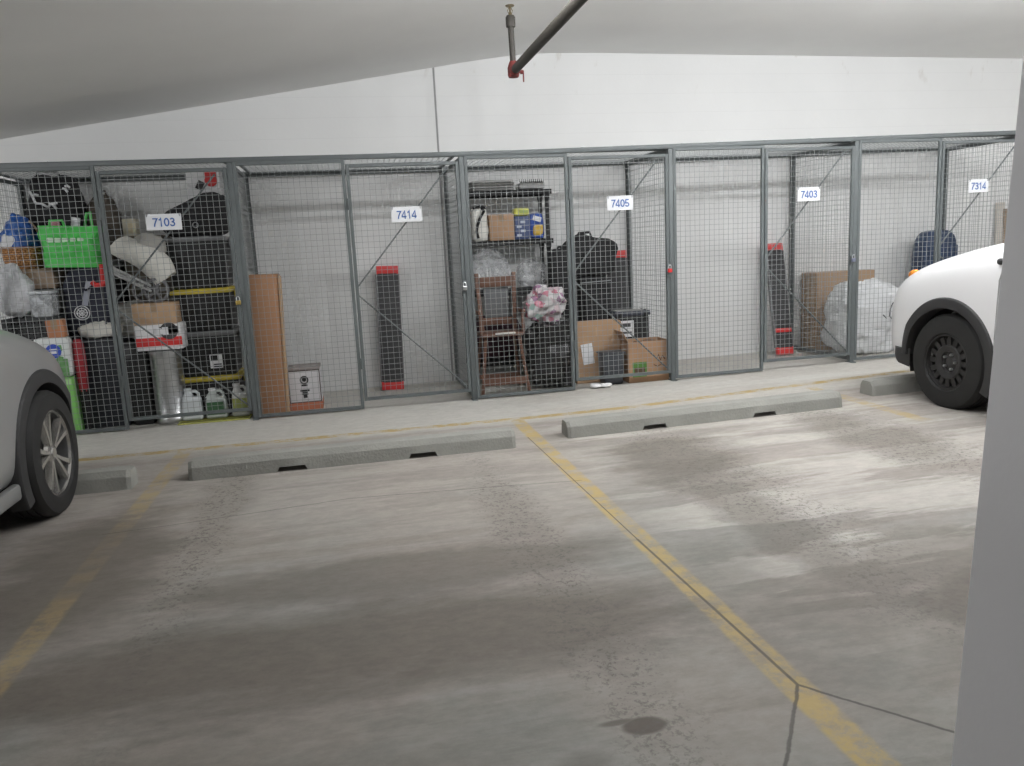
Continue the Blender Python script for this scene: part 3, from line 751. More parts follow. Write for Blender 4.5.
# on the crate
solo('plastic_bag', blob(.27, .20, .46, 11, .7, .75, .05, 6, .3, crease=.5), mat('white_bag_film', (.68, .69, .72), .35, var=.1, bump=.5, bscale=14), 'crumpled white plastic bag on the black crate at the left edge', 'bag', (-2.82, 7.56, 1.02))
t = thing('clear_box', 'clear plastic box with pale contents on the black crate', 'storage box', (-2.60, 7.56, 1.02))
bm = B((0, 0, .10), (.19, .18, .20), bevel=.02); taper(bm, 0, .2, .9, 1); part('tub', bm, clear_plastic('clear_tub', .7, (.62, .65, .68)), t)
part('contents', blob(.15, .13, .16, 4, .6, .6, .02, 8, c=(0, 0, .012)), GREYF, t); part('lid', B((0, 0, .212), (.2, .19, .025), bevel=.006), mat('clear_lid', (.6, .63, .66), .3), t)
t = carton('cardboard_box', 'flat tan cardboard box under the wicker basket', 'box', -2.91, -2.53, 7.66, 7.97, 1.262, 1.44, mat('tan_board', (.36, .27, .2), .8))
t.rotation_euler = (0, 0, 0)
# brace pile for the flat box: a grey pillow behind the clear box
solo('cushion', blob(.38, .26, .235, 21, .5, .5, .008, 5), GREYF, 'grey cushion squeezed between the clear box and the back totes', 'cushion', (-2.71, 7.82, 1.02))
# wicker basket
t = thing('wicker_basket', 'round orange-brown wicker basket at the left edge holding a blue bag', 'basket', (-2.79, 7.80, 1.44))
bm = L([(0, 0), (.13, 0), (.15, .03), (.168, .11), (.175, .18), (.166, .18), (.155, .10), (.13, .02), (0, .02)], 40); part('body', bm, weave('wicker', (.58, .28, .10), (.20, .085, .03), 45, 55), t)
bm = T([(.172*math.cos(a), .172*math.sin(a), .183) for a in [2*PI*k/32 for k in range(33)]], .011, 8); part('rim', bm, mat('wicker_rim', (.40, .20, .09), .7, bump=.6, bscale=60), t)
bm = T([(.165*math.cos(a), 0, .18+.27*math.sin(a)) for a in [PI*k/20 for k in range(21)]], .009, 8); part('handle', bm, mat('wicker_pale', (.52, .38, .24), .7), t)
solo('blue_bag', blob(.29, .28, .46, 17, .7, .75, .055, 6, .25, crease=.5), mat('blue_film', (.03, .12, .42), .35, var=.5, scale=8, bump=.6, bscale=13), 'crumpled blue plastic bag in the wicker basket', 'bag', (-2.79, 7.80, 1.462))
solo('paper_packet', blob(.11, .07, .13, 8, .5, .5, .012, 8), PAPER, 'small pale packet stuck in the basket in front of the blue bag', 'packet', (-2.87, 7.70, 1.62), (0, .2, .2))
# navy tote bag on the tall bin
t = thing('tote_bag', 'dark navy tote bag with round white print and white strap', 'bag', (-2.27, 7.74, .80))
part('bag_body', blob(.42, .22, .63, 23, .45, .45, .02, 5, .12), NAVY, t)
bm = bmesh.new()
for k in range(3): tube(bm, [((.062-k*.02)*math.cos(a)-.06, -.118+.0*a, .23+(.062-k*.02)*math.sin(a)) for a in [2*PI*q/24 for q in range(25)]], .0045, 6)
for a in [PI*q/4 for q in range(4)]: tube(bm, [(-.06-.05*math.cos(a), -.118, .23-.05*math.sin(a)), (-.06+.05*math.cos(a), -.118, .23+.05*math.sin(a))], .003, 6)
part('round_print', bm, PAPER, t, 'round white printed emblem')
bm = bmesh.new(); box(bm, (0, -.114, .40), (.05, .008, .22), Matrix.Rotation(.28, 3, 'Y'), .002, 1); part('strap', bm, mat('grey_strap', (.33, .35, .42), .7), t, 'pale woven strap')
bm = T([(-.1, -.10, .54), (-.09, -.125, .48), (0, -.125, .43), (.07, -.125, .47), (.08, -.10, .54)], .01, 8); part('handle', bm, NAVY, t)
t = thing('hand_pump', 'bright red hand tool with a curved grip beside the navy tote bag', 'tool', (-2.13, 7.53, 1.27))
bm = T([(-.06, 0, .03), (-.03, 0, 0), (.03, 0, 0), (.06, 0, .03)], .022, 10); part('grip', bm, RED, t); part('shaft', T([(.03, 0, .0), (.035, .0, .18)], .018, 10), RED, t)
part('tip', T([(.02, .01, .0), (.01, .0, -.35), (.0, .0, -.40)], .008, 8), DARKSTEEL, t)
# green shopping bag
t = thing('shopping_bag', 'bright green reusable shopping bag with pale printed band', 'bag', (-2.375, 7.70, 1.435), (0, .05, .05))
bm = bmesh.new(); N = 28; rings = []
for j in range(11):
    z = j/10*.36; ring = []
    for k in range(N):
        a = 2*PI*k/N; kx = .235-.03*(1-j/10)+.02*math.sin(j*.8); ky = .13-.03*abs(j/10-.4)
        p = Vector((kx*sgn(math.cos(a), .45), ky*sgn(math.sin(a), .45), z))
        p += Vector((math.cos(a), math.sin(a), 0))*noise.fractal(p*8+Vector((3, 1, 7)), 1, 2, 4)*.035+Vector((.10*max(0, math.cos(a))*(1-j/10)**2, 0, 0))
        ring.append(bm.verts.new(p))
    rings.append(ring)
for A, D in zip(rings, rings[1:]):
    for k in range(N): bm.faces.new((A[k], A[(k+1) % N], D[(k+1) % N], D[k]))
bm.faces.new(rings[0][::-1]); part('bag_body', bm, GREEN, t)
part('handle', T([(-.13, -.11, .33), (-.12, -.12, .40), (-.02, -.13, .405), (0, -.115, .33)], .012, 8), GREEN, t)
part('handle', T([(.10, .08, .34), (.13, .07, .48), (.16, .06, .49), (.17, .06, .34)], .012, 8), GREEN, t)
bm = bmesh.new()
for q, (w, x) in enumerate(((.05, -.13), (.045, -.07), (.05, -.01), (.045, .05), (.05, .11))):
    box(bm, (x, -.127, .235), (w, .012, .042), bevel=.004, seg=1)
part('printed_band', bm, mat('pale_green_print', (.60, .80, .60), .5), t, 'pale printed lettering band')
solo('paper_roll', L([(0, 0), (.035, 0), (.035, .22), (.01, .22), (0, .2)], 20), PAPER, 'white paper roll sticking out of the green shopping bag', 'roll', (-2.33, 7.69, 1.65), (.0, .18, 0))
solo('paper_roll', L([(0, 0), (.045, 0), (.045, .17), (.02, .175), (0, .15)], 20), mat('dusty_pink', (.50, .22, .26), .6), 'pink roll sticking out of the green shopping bag', 'roll', (-2.44, 7.70, 1.67), (0, -.25, 0))
# black bag and brown backpack on the back stack
t = thing('duffel_bag', 'black duffel bag with white print high in the left locker', 'bag', (-2.61, 8.12, 1.472), (0, .08, 0))
part('bag_body', blob(.44, .36, .82, 31, .5, .6, .04, 4, .15), BLACKF, t)
bm = bmesh.new()
for a in ((-.17, .60, -.13, .50), (-.13, .50, -.03, .47), (-.03, .47, .05, .51), (-.16, .56, -.10, .57), (-.02, .50, .04, .46), (.10, .64, .14, .61), (.12, .66, .16, .65)):
    tube(bm, [(a[0]+.02, -.196, a[1]+.04), ((a[0]+a[2])/2+.02, -.200, (a[1]+a[3])/2+.052), (a[2]+.02, -.196, a[3]+.04)], .011, 6)
part('white_print', bm, PAPER, t, 'white printed marks')
part('handle', T([(-.12, -.1, .76), (-.10, -.12, .83), (.06, -.12, .83), (.08, -.1, .76)], .014, 8), BLACKF, t)
t = thing('backpack', 'dark brown rucksack beside the black duffel bag', 'bag', (-2.19, 8.2, 1.472))
part('bag_body', blob(.30, .28, .62, 37, .6, .6, .03, 5, .25), BROWNF, t); part('front_pocket', blob(.22, .1, .26, 38, .6, .6, .012, 6, c=(0, -.14, .06)), mat('dark_brown', (.05, .042, .035), .85), t)
part('grab_loop', T([(-.04, 0, .60), (-.03, 0, .66), (.03, 0, .66), (.04, 0, .60)], .01, 8), BROWNF, t)
# front floor goods between the silver car and the bins
t = thing('soil_bag', 'white and green sack with blue badge beside the silver car', 'sack', (-2.52, 7.375, .50), (0, 0, 0))
part('sack', blob(.29, .14, .35, 41, .28, .3, .006, 6), mat('white_sack', (.70, .73, .72), .45), t)
bm = L([(0, -.006), (.062, -.006), (.062, .006), (0, .006)], 12, 'Y', (.02, -.072, .235)); part('badge', bm, mat('badge_blue', (.03, .08, .50), .5), t, 'round blue badge')
bm = bmesh.new(); box(bm, (.025, -.079, .25), (.06, .004, .012)); box(bm, (.02, -.079, .225), (.05, .004, .022)); part('badge_lettering', bm, PAPER, t)
bm = bmesh.new(); box(bm, (0, -.068, .09), (.24, .012, .15), bevel=.004)
for k in range(7): box(bm, (.03+rnd.uniform(-.02, .09), -.07, .14+k*.02), (.025, .012, .05), Matrix.Rotation(rnd.uniform(-.8, .8), 3, 'Y'))
part('leaf_print', bm, mat('leaf_green', (.14, .32, .12), .6, var=.6, scale=30), t, 'green leafy print')
t = carton('green_carton', 'lime green box standing on the floor beside the silver car wheel', 'box', -2.66, -2.39, 7.30, 7.45, 0, .50, LIME, flap=False)
bm = bmesh.new(); box(bm, (0, -.0755, .46), (.26, .004, .05)); part('printed_stripe', bm, mat('pale_lime', (.45, .72, .35), .5), t)
t = carton('cardboard_box', 'small orange cardboard box above the sack with blue badge', 'box', -2.535, -2.40, 7.325, 7.43, .846, 1.0, mat('orange_board', (.46, .2, .1), .75), (0, -.05, 0))
t = thing('umbrella', 'folded dark red umbrella standing beside the green box', 'umbrella', (-2.33, 7.39, 0))
bm = L([(0, .36), (.034, .36), (.044, .60), (.04, .78), (.02, .82), (0, .82)], 16)
for v in bm.verts:
    a = math.atan2(v.co.y, v.co.x); v.co.x *= 1+.18*math.sin(6*a); v.co.y *= 1+.18*math.sin(6*a)
part('canopy', bm, DKRED, t, 'dark red folded canopy'); part('sleeve', L([(0, .02), (.012, .02), (.03, .2), (.036, .38), (0, .38)], 16), BLACKF, t); part('tip', T([(0, 0, 0), (0, 0, .05)], .006, 8), DARKSTEEL, t); part('handle', T([(0, 0, .8), (0, 0, .86)], .012, 8), BLACKP, t)
solo('rag', blob(.38, .13, .14, 43, .8, .8, .035, 7, crease=.5), CREAMF, 'crumpled cream cloth on the tall black bin below the navy bag', 'cloth', (-2.17, 7.54, .80))
# ---- locker 7103, right side
# behind the tallest pile: four totes
X0_, X1_ = -1.575, -1.045
tote('bottom black tote with yellow lid behind the white jugs', X0_, X1_, 7.58, 8.1, 0, .375, YELLOW)
t2 = tote('black tote with grey lid and white label above the bottom yellow lid', X0_, X1_, 7.58, 8.1, .376, .795, GREYLID)
bm = bmesh.new(); box(bm, (.07, -.262, .14), (.11, .004, .13)); lb = part('label', bm, PAPER, t2, 'white paper label')
bm = bmesh.new(); box(bm, (.055, -.2645, .17), (.06, .003, .05)); box(bm, (.08, -.2645, .11), (.07, .003, .012)); box(bm, (.08, -.2645, .09), (.07, .003, .012)); part('printing', bm, BLACKTXT, lb)
tote('black tote with yellow lid third from the floor', X0_, X1_, 7.58, 8.1, .796, 1.185, YELLOW)
tote('black tote with grey lid topmost under the black duffel bag', X0_, X1_, 7.58, 8.1, 1.186, 1.655, GREYLID)
t = thing('duffel_bag', 'large black sports bag lying on the stacked totes behind sign 7103', 'bag', (-1.315, 7.83, 1.655))
bm = blob(.58, .46, .40, 47, .45, .5, .025, 4)
for v in bm.verts:
    if v.co.z > .1: v.co.z *= .80+.36*max(-.5, min(.6, (v.co.x+.05)/.4))
part('bag_body', bm, BLACKF, t)
bm = L([(.02, -.004), (.027, -.004), (.027, .004), (.02, .004), (.02, -.004)], 20, 'Y', (.03, -.245, .10)); part('ring', bm, SILVER, t, 'small silver ring')
part('carry_strap', T([(-.2, -.2, .10), (-.1, -.25, .20), (.1, -.25, .22), (.2, -.2, .12)], .012, 8), BLACKP, t)
t = carton('white_box', 'white box with a red print on the black sports bag', 'box', -1.36, -1.07, 7.82, 8.05, 2.00, 2.255, mat('white_board', (.72, .72, .73), .6), flap=False)
bm = L([(0, -.004), (.055, -.004), (.055, .004), (0, .004)], 20, 'Y', (.07, -.117, .16)); box(bm, (.07, -.117, .20), (.10, .006, .07)); part('red_print', bm, RED, t, 'red printed picture')
bm = bmesh.new(); box(bm, (-.03, -.116, .12), (.06, .004, .08), Matrix.Rotation(.5, 3, 'Y')); part('dark_print', bm, BLACKTXT, t)
# jugs
def jug(label, x, y, w, d, h, m, label_m=None):
    t = thing('jug', label, 'jug', (x, y, 0), group='jugs on the floor of locker 7103')
    bm = bmesh.new(); box(bm, (0, 0, h*.36), (w, d, h*.72), bevel=.025, seg=3)
    for v in bm.verts:
        if v.co.z > h*.55: v.co.x *= .86; v.co.y *= .86
    lathe(bm, [(w*.33, h*.70), (w*.2, h*.82), (.028, h*.88), (.028, h*.93)], 20, c=(-w*.16, 0, 0))
    part('body', bm, m, t)
    part('handle', T([(w*.32, 0, h*.68), (w*.34, 0, h*.82), (w*.2, 0, h*.9), (-w*.08, 0, h*.90)], .014, 8), m, t)
    part('cap', L([(0, h*.92), (.032, h*.92), (.032, h), (0, h)], 18, c=(-w*.16, 0, 0)), m if label_m is None else WHITE, t)
    if label_m:
        bm = bmesh.new(); box(bm, (0, -d/2-.001, h*.36), (w*.8, .004, h*.42), bevel=.001, seg=1); part('label', bm, label_m, t)
JW = mat('jug_white', (.68, .72, .74), .4)
jug('white jug standing leftmost of the three in locker 7103', -1.465, 7.44, .18, .14, .29, JW)
jug('white jug with dark green label between the other two jugs', -1.255, 7.44, .19, .14, .275, mat('jug_grey', (.55, .60, .58), .4), mat('label_green', (.05, .14, .06), .6, var=.6, scale=40))
jug('pale jug with olive label rightmost of the three in locker 7103', -1.045, 7.45, .16, .14, .30, mat('jug_pale', (.70, .72, .70), .4), mat('label_olive', (.32, .36, .10), .6))
solo('kneeling_mat', B((0, 0, .006), (.62, .20, .012), bevel=.003), mat('olive_mat', (.38, .38, .10), .8), 'thin olive mat on the floor under the jugs of locker 7103', 'mat', (-1.27, 7.38, 0))
for o in list(bpy.data.objects):
    if o.name.startswith('jug') and o.parent is None: o.location.z = .012
# silver cylinder with boxes on it
t = thing('metal_bin', 'tall shiny silver cylinder bin under the red and white box', 'bin', (-1.655, 7.50, 0))
part('drum', L([(0, 0), (.13, 0), (.138, .01), (.138, .05), (.134, .055), (.134, .60), (.138, .605), (.138, .64), (0, .64)], 40), SILVER, t)
part('lid', L([(0, .638), (.142, .638), (.142, .662), (.12, .672), (0, .675)], 40), SILVER, t)
t = carton('appliance_box', 'white box with red stripe and appliance picture on the silver cylinder', 'box', -1.85, -1.47, 7.36, 7.66, .676, .90, mat('white_board', (.72, .72, .73), .6), (0, 0, 0), flap=False)
part('red_stripe', B((0, -.1515, .075), (.38, .004, .075)), RED, t, 'red printed stripe')
bm = bmesh.new(); lathe(bm, [(0, -.002), (.075, -.002), (.075, .002), (0, .002)], 24, 'Y', (.09, -.152, .165)); box(bm, (.09, -.1525, .175), (.16, .003, .06)); part('picture', bm, mat('print_grey', (.07, .07, .075), .4), t, 'dark picture of an appliance')
bm = bmesh.new(); lathe(bm, [(0, -.002), (.032, -.002), (.032, .002), (0, .002)], 20, 'Y', (.01, -.154, .165)); box(bm, (.06, -.155, .165), (.05, .003, .07)); part('picture_detail', bm, PAPER, t)
t = carton('cardboard_box', 'tan cardboard box on top of the red and white appliance box', 'box', -1.86, -1.50, 7.38, 7.64, .901, 1.09, KRAFT2, (0, 0, .0))
# grey bundle and stroller
solo('fabric_bundle', blob(.32, .34, .33, 53, .75, .75, .06, 6, .2, crease=.5), GREYF, 'grey crumpled cloth bundle on the black bin below the stroller', 'cloth', (-1.935, 7.72, .765))
t = thing('stroller', 'folded baby stroller with silver tubes and cream seat behind sign 7103', 'stroller', (-1.665, 7.49, 1.092))
def spoked(parent, c, r, nm='wheel'):
    bm = L([(r*.8, -.018), (r, -.014), (r, .014), (r*.8, .018), (r*.8, -.018)], 32, 'Y'); move(bm, c)
    w = part(nm, bm, mat('dark_grey_plastic', (.12, .12, .125), .6), parent)
    bm = bmesh.new(); lathe(bm, [(0, -.02), (.025, -.02), (.025, .02), (0, .02)], 16, 'Y', c)
    for k in range(5):
        a = 2*PI*k/5+.3; R = Matrix.Rotation(a, 3, 'Y'); box(bm, Vector(c)+R @ Vector((0, 0, r*.5)), (.022, .016, r*.8), R)
    part('spokes', bm, mat('dark_grey_plastic', (.12, .12, .125), .6), w)
spoked(t, (.02, -.06, .108), .108); spoked(t, (-.10, .05, .108), .108)
for dz, dy in ((0, -.07), (.05, -.07), (0, .06)):
    part('frame_tube', T([(-.02, dy, .10+dz), (-.29, dy, .26+dz), (-.34, dy, .30+dz)], .012, 10), SILVER, t)
part('axle', T([(.02, -.06, .108), (-.10, .05, .108)], .01, 8), DARKSTEEL, t)
bm = bmesh.new(); rings = []
for k in range(9):
    u = k/8; cx = .10-.34*u+.03*math.sin(u*5); cz_ = .20+.36*u+.03*math.sin(u*4); w = .085+.03*math.sin(u*PI)
    rings.append([bm.verts.new((cx+math.cos(a)*w*.95+.012*math.sin(3*a+k), -.01+math.sin(a)*.085, cz_+math.cos(a)*w*.62)) for a in [2*PI*q/20 for q in range(20)]])
for A, D in zip(rings, rings[1:]):
    for k in range(20): bm.faces.new((A[k], A[(k+1) % 20], D[(k+1) % 20], D[k]))
bm.faces.new(rings[0]); bm.faces.new(rings[-1][::-1]); part('seat_pad', bm, CREAMF, t, 'cream quilted seat')
part('hood', blob(.28, .18, .24, 57, .7, .8, .03, 6, c=(-.01, .02, .36), crease=.5), mat('pale_grey_fabric', (.42, .41, .38), .85, bump=.5), t)
t = carton('cream_box', 'small cream box on brown cushion at the back of locker 7103', 'box', -2.12, -2.0, 8.1, 8.25, 1.70, 1.86, mat('cream_board', (.52, .48, .38), .7), flap=False)
part('side_print', B((0.02, -.076, .08), (.06, .002, .1)), mat('buff', (.6, .52, .36), .7), t)
# tall brown laundry hamper carrying the cream box and filling the back corner
t = thing('laundry_hamper', 'tall brown hamper at the back of locker 7103 behind the stroller', 'hamper', (-1.86, 8.2, 0))
bm = B((0, 0, .83), (.36, .36, 1.66), bevel=.02); taper(bm, 0, 1.66, .92, 1); part('body', bm, mat('hamper_brown', (.14, .12, .095), .85, bump=.4), t)
part('lid', B((0, 0, 1.68), (.38, .38, .035), bevel=.01), mat('hamper_lid', (.16, .135, .10), .85), t)
bpy.data.objects['cream_box'].location = (-1.95, 8.12, 1.698)

# ---- locker 7414
t = thing('cardboard_box', 'tall narrow brown cardboard box upright in locker 7414', 'box', (-.762, 7.46, 0.0), (0, .03, -.03))
part('carton', B((0, 0, .645), (.24, .26, 1.285), bevel=.006), mat('tall_board', (.36, .19, .10), .7, var=.12, scale=4), t)
bm = bmesh.new(); box(bm, (.12+.001, 0, .645), (.002, .05, 1.285)); box(bm, (0, 0, 1.2885), (.24, .05, .002)); part('tape', bm, mat('brown_tape', (.32, .22, .13), .35), t)
part('edge_board', B((.135, -.05, .64), (.02, .12, 1.26), bevel=.003), KRAFT2, t)
t = carton('moving_box', 'white box with black emblem on a red base in locker 7414', 'box', -.618, -.318, 7.50, 7.80, 0, .40, mat('white_board2', (.66, .65, .67), .6), flap=False)
part('red_base', B((0, -.002, .035), (.306, .304, .07), bevel=.003), mat('orange_red_board', (.45, .15, .08), .7), t, 'orange-red base strip')
part('top_edge', B((0, -.002, .39), (.306, .304, .022), bevel=.003), mat('grey_brown_board', (.30, .27, .26), .7), t)
bm = bmesh.new(); lathe(bm, [(.028, -.002), (.04, -.002), (.04, .002), (.028, .002), (.028, -.002)], 24, 'Y', (0, -.152, .285))
lathe(bm, [(0, -.002), (.022, -.002), (.022, .002), (0, .002)], 6, 'Y', (0, -.152, .29)); box(bm, (0, -.152, .235), (.055, .004, .014))
part('emblem', bm, BLACKTXT, t, 'black round emblem')
fr = bmesh.new()
for q in (-1, 1): box(fr, (q*.143, -.151, .225), (.009, .004, .31))
box(fr, (0, -.151, .375), (.295, .004, .009)); box(fr, (0, -.151, .075), (.295, .004, .009)); part('printed_frame', fr, mat('dark_brown_print', (.11, .085, .08), .7), t, 'dark printed frame')
bm = bmesh.new(); box(bm, (0, -.152, .185), (.085, .004, .018)); box(bm, (0, -.152, .165), (.05, .004, .012)); box(bm, (0, -.152, .135), (.035, .004, .04)); box(bm, (0, -.1525, .15), (.06, .004, .010)); part('lettering', bm, BLACKTXT, t)
ramp('upright black and red ramp leaning on the wall in locker 7414', (.385, 8.20, 0), (-.115, .03, 0), .225, 1.30)

# ---- locker 7405: shelving with goods
SX0, SX1, SY0, SY1 = 1.20, 2.14, 7.99, 8.36
t = thing('shelving_unit', 'black plastic shelving unit against the wall in locker 7405', 'shelf', ((SX0+SX1)/2, (SY0+SY1)/2, 0))
for z in (.20, .93, 1.44, 1.94):
    bm = bmesh.new(); w, d = SX1-SX0, SY1-SY0
    box(bm, (0, 0, z+.045), (w, d, .012)); box(bm, (0, -d/2+.01, z+.025), (w, .02, .05), bevel=.004, seg=1); box(bm, (0, d/2-.01, z+.025), (w, .02, .05)); box(bm, (-w/2+.01, 0, z+.025), (.02, d, .05)); box(bm, (w/2-.01, 0, z+.025), (.02, d, .05))
    for k in range(14): box(bm, (-w/2+.07*k+.02, -d/2, z+.012), (.012, .012, .024))
    part('shelf_board', bm, BLACKP, t)
for sx in (-1, 1):
    for sy in (-1, 1):
        bm = bmesh.new(); lathe(bm, [(0, 0), (.022, 0), (.022, 1.94), (0, 1.94)], 14, c=(sx*(w/2-.045), sy*(d/2-.04), 0))
        for z in (.20, .93, 1.44, 1.94): lathe(bm, [(.022, z-.06), (.03, z-.03), (.03, z+.0), (.022, z+.0)], 14, c=(sx*(w/2-.045), sy*(d/2-.04), 0))
        part('leg', bm, BLACKP, t)
zt = 1.992
t = thing('folded_tarp', 'flat grey folded tarp on the top shelf of locker 7405', 'tarp', (1.54, 8.16, zt))
bm = bmesh.new()
for k in range(4): box(bm, (rnd.uniform(-.006, .006), 0, .014+k*.027), (.44, .26, .026), bevel=.011, seg=2)
part('folded_sheet', bm, mat('grey_tarp', (.30, .30, .29), .6), t)
t = thing('wire_tray', 'black and white coil-edged tray at the right end of the top shelf', 'tray', (1.95, 8.14, zt))
part('tray_body', B((0, 0, .03), (.27, .2, .06), bevel=.012), mat('grey_white', (.5, .5, .5), .5), t)
bm = bmesh.new(); pts = []
for k in range(97): a = k/8*2*PI; pts.append((-.125+.25*k/96, -.085+.018*math.sin(a), .075+.018*math.cos(a)))
tube(bm, pts, .0045, 6); part('coil', bm, BLACKP, t)
zm = 1.492
t = thing('white_pack', 'white pack with a black strap at the left of the middle shelf', 'bag', (1.385, 8.12, zm))
part('pack_body', blob(.17, .2, .345, 61, .5, .5, .02, 6), mat('white_fabric', (.70, .69, .64), .7, bump=.3), t)
bm = T([(-.03, -.108, .03), (-.045, -.112, .10), (-.035, -.112, .16), (0, -.112, .24), (.04, -.11, .30), (.02, -.07, .345)], .014, 8); part('strap', bm, BLACKF, t, 'black strap')
part('trim', T([(-.07, -.09, .335), (0, -.1, .352), (.07, -.09, .335)], .012, 8), BLACKF, t)
t = carton('cardboard_box', 'plain kraft cardboard box in the middle of the middle shelf', 'box', 1.475, 1.735, 8.01, 8.26, zm, zm+.265, mat('kraft_plain', (.40, .25, .15), .8))
t = carton('blue_carton', 'dark blue printed box between the kraft box and the blue yellow pack', 'box', 1.745, 1.895, 8.03, 8.25, zm, zm+.235, mat('blue_board', (.05, .075, .17), .55), flap=False)
bm = bmesh.new()
for k in range(4): box(bm, (-.03+.04*(k % 2), -.111, .04+.045*k), (.05, .003, .025))
part('pale_print', bm, mat('pale_blue_print', (.42, .46, .55), .6), t)
t = thing('sponge_pack', 'yellow-green pack lying on the dark blue printed box', 'packet', (1.83, 8.12, zm+.236))
part('pack', blob(.17, .15, .085, 63, .4, .4, .006, 8), mat('lemon', (.62, .62, .12), .5), t); part('pack_label', B((.02, -.075, .045), (.09, .006, .03), bevel=.002), mat('lemon_green', (.35, .45, .12), .5), t)
t = thing('snack_bag', 'blue and yellow glossy bag at the right end of the middle shelf', 'packet', (1.985, 8.10, zm))
part('bag', blob(.165, .12, .26, 65, .5, .5, .014, 7), mat('pack_blue', (.03, .08, .34), .3), t)
bm = blob(.12, .05, .12, 66, .6, .6, .01, 8, c=(.01, -.045, .025)); part('yellow_print', bm, mat('pack_yellow', (.55, .36, .06), .35), t)
bm = bmesh.new(); box(bm, (.0, -.062, .20), (.09, .006, .05), Matrix.Rotation(.3, 3, 'Y'), .002, 1); part('white_print', bm, PAPER, t)
zs = .982
t = thing('clear_bag', 'clear plastic bag with white things on the shelf above the wooden chair', 'bag', (1.47, 8.17, zs))
part('film', blob(.46, .34, .44, 67, .5, .5, .03, 5, .35, crease=.3), clear_plastic('clear_film', .30), t)
bm = bmesh.new()
for k in range(9):
    x = -.14+.035*k; tube(bm, [(x, -.04+rnd.uniform(-.04, .04), .015), (x+rnd.uniform(-.02, .02), -.05, .10), (x+rnd.uniform(-.04, .04), -.03, rnd.uniform(.17, .28))], .013, 8)
part('white_hangers', bm, WHITE, t)
t = thing('clear_bag', 'clear plastic bag with a pale packet at the right end of the lower shelf', 'bag', (1.94, 8.17, zs))
part('film', blob(.34, .30, .32, 69, .7, .6, .04, 5, .6, crease=.4), clear_plastic('clear_film', .30), t); part('packet', B((-.06, -.02, .075), (.13, .12, .13), bevel=.02), PAPER, t)
# wooden high chair
t = thing('high_chair', 'brown wooden high chair with splayed legs in locker 7405', 'chair', (1.445, 7.60, 0))
for sx in (-1, 1):
    part('leg', T([(sx*.235, -.19, 0), (sx*.165, -.13, .57)], .017, 8), WOOD, t); part('leg', T([(sx*.235, .20, 0), (sx*.165, .12, .57)], .017, 8), WOOD, t)
    part('back_post', B((sx*.175, .07, .86), (.04, .035, .64), Matrix.Rotation(sx*.045, 3, 'Y') @ Matrix.Rotation(-.08, 3, 'X'), .006), WOOD, t)
    part('armrest', B((sx*.215, -.03, .80), (.04, .28, .03), bevel=.008), WOOD, t)
    part('arm_post', B((sx*.21, -.14, .69), (.03, .03, .22), bevel=.006), WOOD, t)
part('stretcher', B((0, -.178, .125), (.43, .022, .07), bevel=.005), WOOD, t); part('stretcher', B((0, .185, .125), (.43, .022, .05), bevel=.005), WOOD, t)
part('seat', B((0, -.01, .585), (.42, .36, .035), bevel=.012), WOOD, t); part('seat_trim', B((.02, -.197, .60), (.2, .012, .018), bevel=.004), CREAMF, t, 'cream strip on the seat edge')
part('back_rail', B((0, .06, 1.09), (.33, .03, .10), bevel=.008), WOOD, t); part('back_rail', B((0, .065, .70), (.33, .03, .07), bevel=.008), WOOD, t)
part('back_panel', B((0, .088, .89), (.25, .012, .32), bevel=.004), mat('grey_mesh_panel', (.13, .135, .14), .7), t, 'grey back panel')
t = thing('cloth_bag', 'dark maroon and black cloth bag on the bottom shelf behind the high chair', 'bag', (1.50, 8.15, .252))
part('bag_body', blob(.52, .32, .46, 97, .6, .6, .05, 6, .1, crease=.5), mat('maroon_cloth', (.045, .018, .028), .85, var=.6, scale=14, bump=.5), t)
part('handles', T([(-.1, -.1, .42), (-.08, -.12, .5), (.06, -.12, .5), (.08, -.1, .42)], .012, 8), BLACKF, t)
# rubbish bag with coloured bag on it
solo('garbage_bag', blob(.51, .45, .70, 71, .55, .7, .10, 4.2, .05, crease=.7), BLACKBAG, 'full black garbage bag on the floor beside the wooden high chair', 'garbage bag', (1.955, 7.58, 0))
solo('plastic_bag', blob(.44, .34, .385, 73, .8, .8, .08, 6, .15, crease=.6), patch_plastic('mixed_film'), 'clear bag of pink and white wrappers on the black garbage bag', 'bag', (1.905, 7.56, .668))
# big black holdalls behind the boxes
t = thing('suitcase', 'big black fabric suitcase under the black holdall in locker 7405', 'suitcase', (2.565, 8.09, .0))
part('case_body', blob(.37, .33, 1.06, 81, .3, .35, .012, 4), BLACKF, t)
part('front_pocket', blob(.29, .10, .4, 82, .4, .4, .01, 5, c=(0, -.15, .5)), BLACKF, t)
part('zip', T([(-.17, -.168, 1.0), (.17, -.168, 1.01)], .006, 6), mat('zip_grey', (.28, .29, .3), .4, .6), t)
t = thing('holdall', 'black soft holdall with top handle lying on the big black suitcase', 'bag', (2.535, 8.09, 1.062))
bm = blob(.58, .30, .40, 84, .5, .5, .03, 5)
for v in bm.verts:
    if v.co.z > .12:
        v.co.z += .05*math.exp(-((v.co.x+.06)/.12)**2)-.05*max(0, (-.12-v.co.x)/.16)
        if v.co.x > .12: v.co.x += .12*(v.co.x-.12)*min(1, (v.co.z-.12)/.2)
part('bag_body', bm, BLACKF, t)
part('handle', T([(-.12, -.02, .40), (-.10, -.03, .455), (.02, -.03, .46), (.04, -.02, .41)], .014, 8), BLACKP, t)
part('side_pocket', blob(.24, .08, .2, 86, .5, .5, .01, 6, c=(.02, -.14, .08)), BLACKF, t)
t = thing('suitcase', 'narrow black soft suitcase standing between the shelving and the big suitcase', 'suitcase', (2.20, 7.895, 0))
